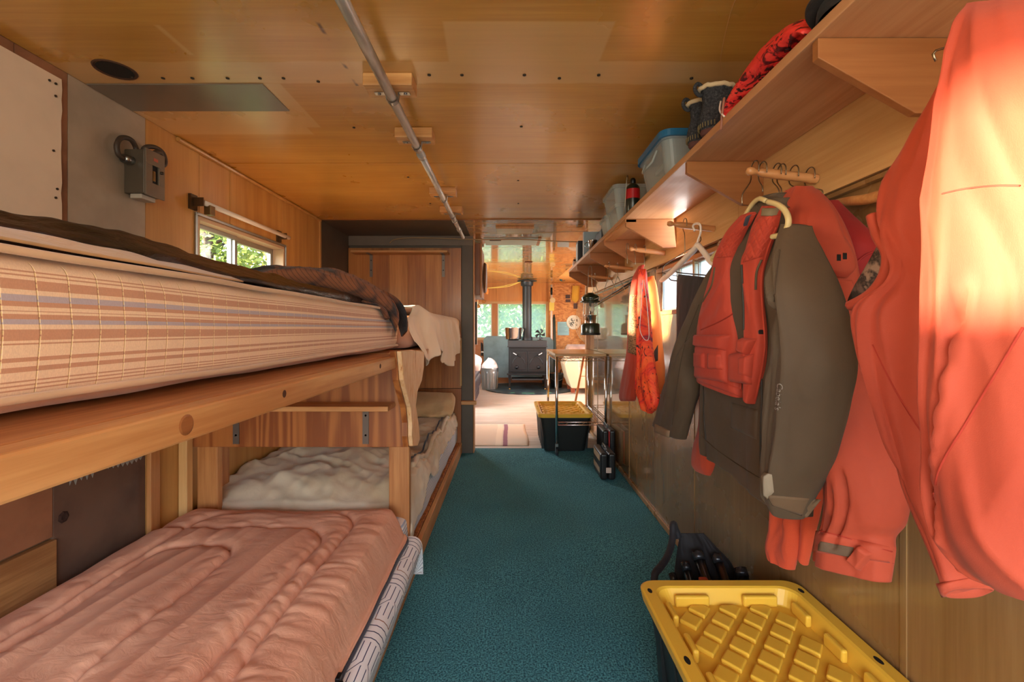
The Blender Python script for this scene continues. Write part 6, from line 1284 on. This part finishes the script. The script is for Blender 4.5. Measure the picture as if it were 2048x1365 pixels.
M().lathe([(0,0),(.055,0),(.055,.01),(0,.01)], (wx+.02,9.40,1.735), (0,1,0), n=24, cap=False).build('disc', plain('paledisc', rgb(214,196,150), .6), nt_); M().prism([(wx-.05,9.405,1.52),(wx+.05,9.405,1.52),(wx+.055,9.405,1.68),(wx,9.405,1.74),(wx-.05,9.405,1.68)], (0,.006,0)).build('tag_card', yel2, nt_, recalc=True)
rf = thing('fishing_rod_case', 'dark slim tube leaning in the corner right of the heat shield', 'tube', (1.0, 9.45, 0))
M().rod(((1111-VX)*9.3/F,9.3,.03),((1108-VX)*9.5/F,9.5,1.38),.03,12).build('tube', plain('darkgreen_tube', rgb(58,72,64), .5), rf, smooth=True); M().rod(((1108-VX)*9.5/F,9.5,1.38),((1108-VX)*9.5/F,9.5,1.44),.018,10).build('tip', iron, rf, smooth=True)
def fp(px, py, Y=BY-.02): return ((px-VX)*Y/F, CH-(py-VY)*Y/F)
def card(name, lab, cat, q, mat, Y=BY-.018, th=.004, grp=None):
    t = thing(name, lab, cat, (*P(q[0], q[1], Y),), grp); x0_, z1_ = fp(q[0], q[1], Y); x1_, z0_ = fp(q[2], q[3], Y); box('sheet', x0_, x1_, Y-th, Y, z0_, z1_, mat, t, bevel=0); return t, (x0_, x1_, z0_, z1_, Y-th)
t_, (a, b, c_, d, yy) = card('paper_notice', 'pale blue paper notice pinned on the strand board wall', 'paper', (1115, 644, 1138, 671), plain('blue_paper', rgb(156,200,208), .7))
for i in range(7): box('text_line', a+.03, b-.03-.03*(i % 3), yy-.001, yy, d-.05-i*.028, d-.045-i*.028, plain('ink', rgb(96,132,150), .7), t_, bevel=0)
card('photo_print', 'upper small dark photo pinned on the strand board wall', 'photo', (1131, 590, 1140, 597.5), plain('dkphoto', rgb(70,44,34), .5), grp='small dark photos'); card('photo_print', 'second small dark photo, just under the upper one', 'photo', (1131, 599, 1141, 605), plain('dkphoto2', rgb(80,48,36), .5), grp='small dark photos'); card('photo_print', 'third small dark photo, lower and further right', 'photo', (1147, 607, 1155, 618), plain('dkphoto3', rgb(84,54,44), .5), grp='small dark photos')
pt_ = thing('decorative_plate', 'round cream plate with dark wildlife drawing on the strand board wall', 'plate', (1.35, 9.55, 1.35)); pxx, pzz = fp(1147, 645)
pmx = NT('plate_print'); v = pmx.co(); n = pmx.noise(v, 22, 3, .6, 1.2); pmx.set(Base_Color=pmx.ramp(n, [(.50, rgb(228,222,204)), (.56, rgb(80,80,66))]), Roughness=.35)
pl_ = M().lathe([(0,0),(.095,0),(.10,.004)], (pxx,BY-.03,pzz), (0,-1,0), n=36, cap=False).build('plate_center', pmx.m, pt_); M().lathe([(.09,-.004),(.15,.012),(.152,.008),(.09,-.008)], (pxx,BY-.03,pzz), (0,-1,0), n=36, cap=False).build('plate_rim', plain('creamplate', rgb(232,224,204), .3), pt_, smooth=True)
yc = thing('yellow_cloth', 'yellow cloth pennant hanging beside the dark photos', 'cloth', (1.3, 9.5, 1.8))
x_, z_ = fp(1151, 572); M().grid(lambda u, v: (x_-.07+.16*u-.02*v, 9.52+.02*math.sin(u*7), z_-v*.36+.12*abs(u-.5)*v), 12, 12).build('cloth', fabric('yellow_cotton', rgb(222,170,58)), yc, smooth=True, solid=.004)
sn = thing('net_bundle', 'pale tangled net hanging to the right of the round plate', 'net', (1.55, 9.5, 1.2))
for k in range(9): 
    x_, z_ = fp(1153+k*1.2, 600+k*4); M().tube(curve([(1.46+.02*k, 9.5-.01*k, 1.75),(1.40+.03*k, 9.48, 1.45),(1.38+.035*k, 9.46, 1.15),(1.46+.02*k, 9.46, .95-.02*k)], 16), .006, 5).build('cord', plain('cordc', rgb(206,180,140), .8), sn, smooth=True)
dr = thing('drawing_line', 'yellow string garland sagging from the stovepipe top to the left wall', 'garland', (-.2, 8.7, 2.0)); ygl = plain('yellow_string', rgb(226,200,96), .7)
M().tube(curve([(.22,8.72,2.045),(.0,8.72,1.99),(-.2,8.72,1.95),(-.47,8.72,1.92),(-.62,8.72,1.90)], 24), .006, 6).build('string', ygl, dr, smooth=True); M().tube(curve([(.22,8.74,2.05),(.0,8.74,1.965),(-.22,8.74,1.935),(-.47,8.74,1.925),(-.62,8.74,1.93)], 24), .006, 6).build('string', ygl, dr, smooth=True)
gl = thing('hanging_glove', 'orange glove hanging from the yellow string', 'glove', (-.42, 8.7, 1.85)); loft('palm', [((-.47,8.70,1.93),(-.42,8.70,1.93),.01),((-.46,8.70,1.87),(-.40,8.70,1.87),.02),((-.45,8.70,1.81),(-.41,8.70,1.80),.015)], plain('glove', rgb(216,130,50), .7), gl, N=(0,-1,0), nr=12, ns=24, amp=0, open1=False)
for k, (px_, py_, lab) in enumerate(((956, 613, 'lower brown spoon bowl hanging in front of the far left window'), (967, 603, 'upper brown spoon bowl hanging in front of the far left window'))):
    u_ = thing('wooden_spoon', lab, 'spoon', (0, 7, 1.6), 'hanging spoons'); p_ = P(px_, py_, 6.8)
    M().lathe([(0,-.006),(.02,-.004),(.032,.003),(.034,.006),(.02,0),(0,-.002)], p_, (.3,-1,.4), n=20, cap=False).build('bowl', plain('spoonwood', rgb(150,116,76), .5), u_, smooth=True); M().rod(p_+Vector((.0,0,.03)), Vector((p_.x,p_.y,2.05)), .003, 6).build('handle', plain('spoonwood2', rgb(190,160,110), .5), u_, smooth=True)
gf = thing('ceiling_hook', 'small dark green hook fixture on the far strand board ceiling', 'hook', (1.2, 8.9, 2.05)); q_ = P(1122, 566, 8.6)
M().lathe([(.03,0),(.02,-.03),(0,-.04)], (q_.x,8.6,2.082), n=14, cap=False).build('base', plain('dkgreen2', rgb(40,64,54), .5), gf, smooth=True); M().rod((q_.x,8.6,2.045),(q_.x+.08,8.6,2.055),.006,6).build('arm', iron, gf, smooth=True)
# rug by the carpet edge
rg = thing('woven_rug', 'cream woven rug with a purple stripe just beyond the teal carpet', 'rug', (-.2, 4.9, .002))
rm = NT('woven_rug'); v = rm.co('World'); p = rm.sep(v); xx = rm.math('SUBTRACT', p[0], rm.math('MULTIPLY', rm.noise(v, 3, 2), .02))
w1 = rm.n('TexWave', wave_type='BANDS', bands_direction='Y'); rm.l(v, w1.inputs[0]); w1.inputs['Scale'].default_value = 40; w1.inputs['Distortion'].default_value = 1
c = rm.mix(rm.math('MULTIPLY', w1.outputs[1], .4), rgb(226,214,192), rgb(180,160,140)); 
c = rm.mix(rm.inbox(xx, xx, -.075, -.03, -.075, -.03), c, rgb(150,104,120)); c = rm.mix(rm.math('MULTIPLY', rm.inbox(xx, xx, -.15, -.09, -.15, -.09), .5), c, rgb(240,230,206)); rm.set(Base_Color=c, Roughness=.95); rm.bump(w1.outputs[1], .5, .003)
M().grid(lambda u, v: (-1.2+1.385*u+.01*math.sin(v*6), 4.44+.98*v, .006+.002*N3(u*6, v*5)), 40, 30).build('weave', rm.m, rg, smooth=True, solid=.006)
# broom handle leaning on the post beyond the cart
br = thing('broom', 'wooden broom handle leaning behind the wire cart', 'broom', (.86, 5.4, 0))
M().rod((.76,5.55,.02),(.855,5.20,.86),.013,12).build('handle', pinez, br, smooth=True); M().hexa([(.70,5.5,.006),(.80,5.5,.006),(.80,5.6,.006),(.70,5.6,.006)],[(.74,5.53,.12),(.78,5.53,.12),(.78,5.56,.12),(.74,5.56,.12)]).build('bristles', plain('straw', rgb(176,140,84), .9), br)
# television edge at the left past the partition
tvb = thing('television', 'thin edge of a dark flat screen past the partition', 'television', (-.5, 5.2, 1.2)); box('panel', -1.1, -.345, 4.75, 4.79, .98, 1.425, plain('tvblack', rgb(16,20,24), .15), tvb, bevel=.004); box('bezel', -.345, -.338, 4.745, 4.795, .975, 1.43, steel, tvb)
box('stand', -.8, -.7, 4.72, 4.80, .0, .98, iron, tvb)
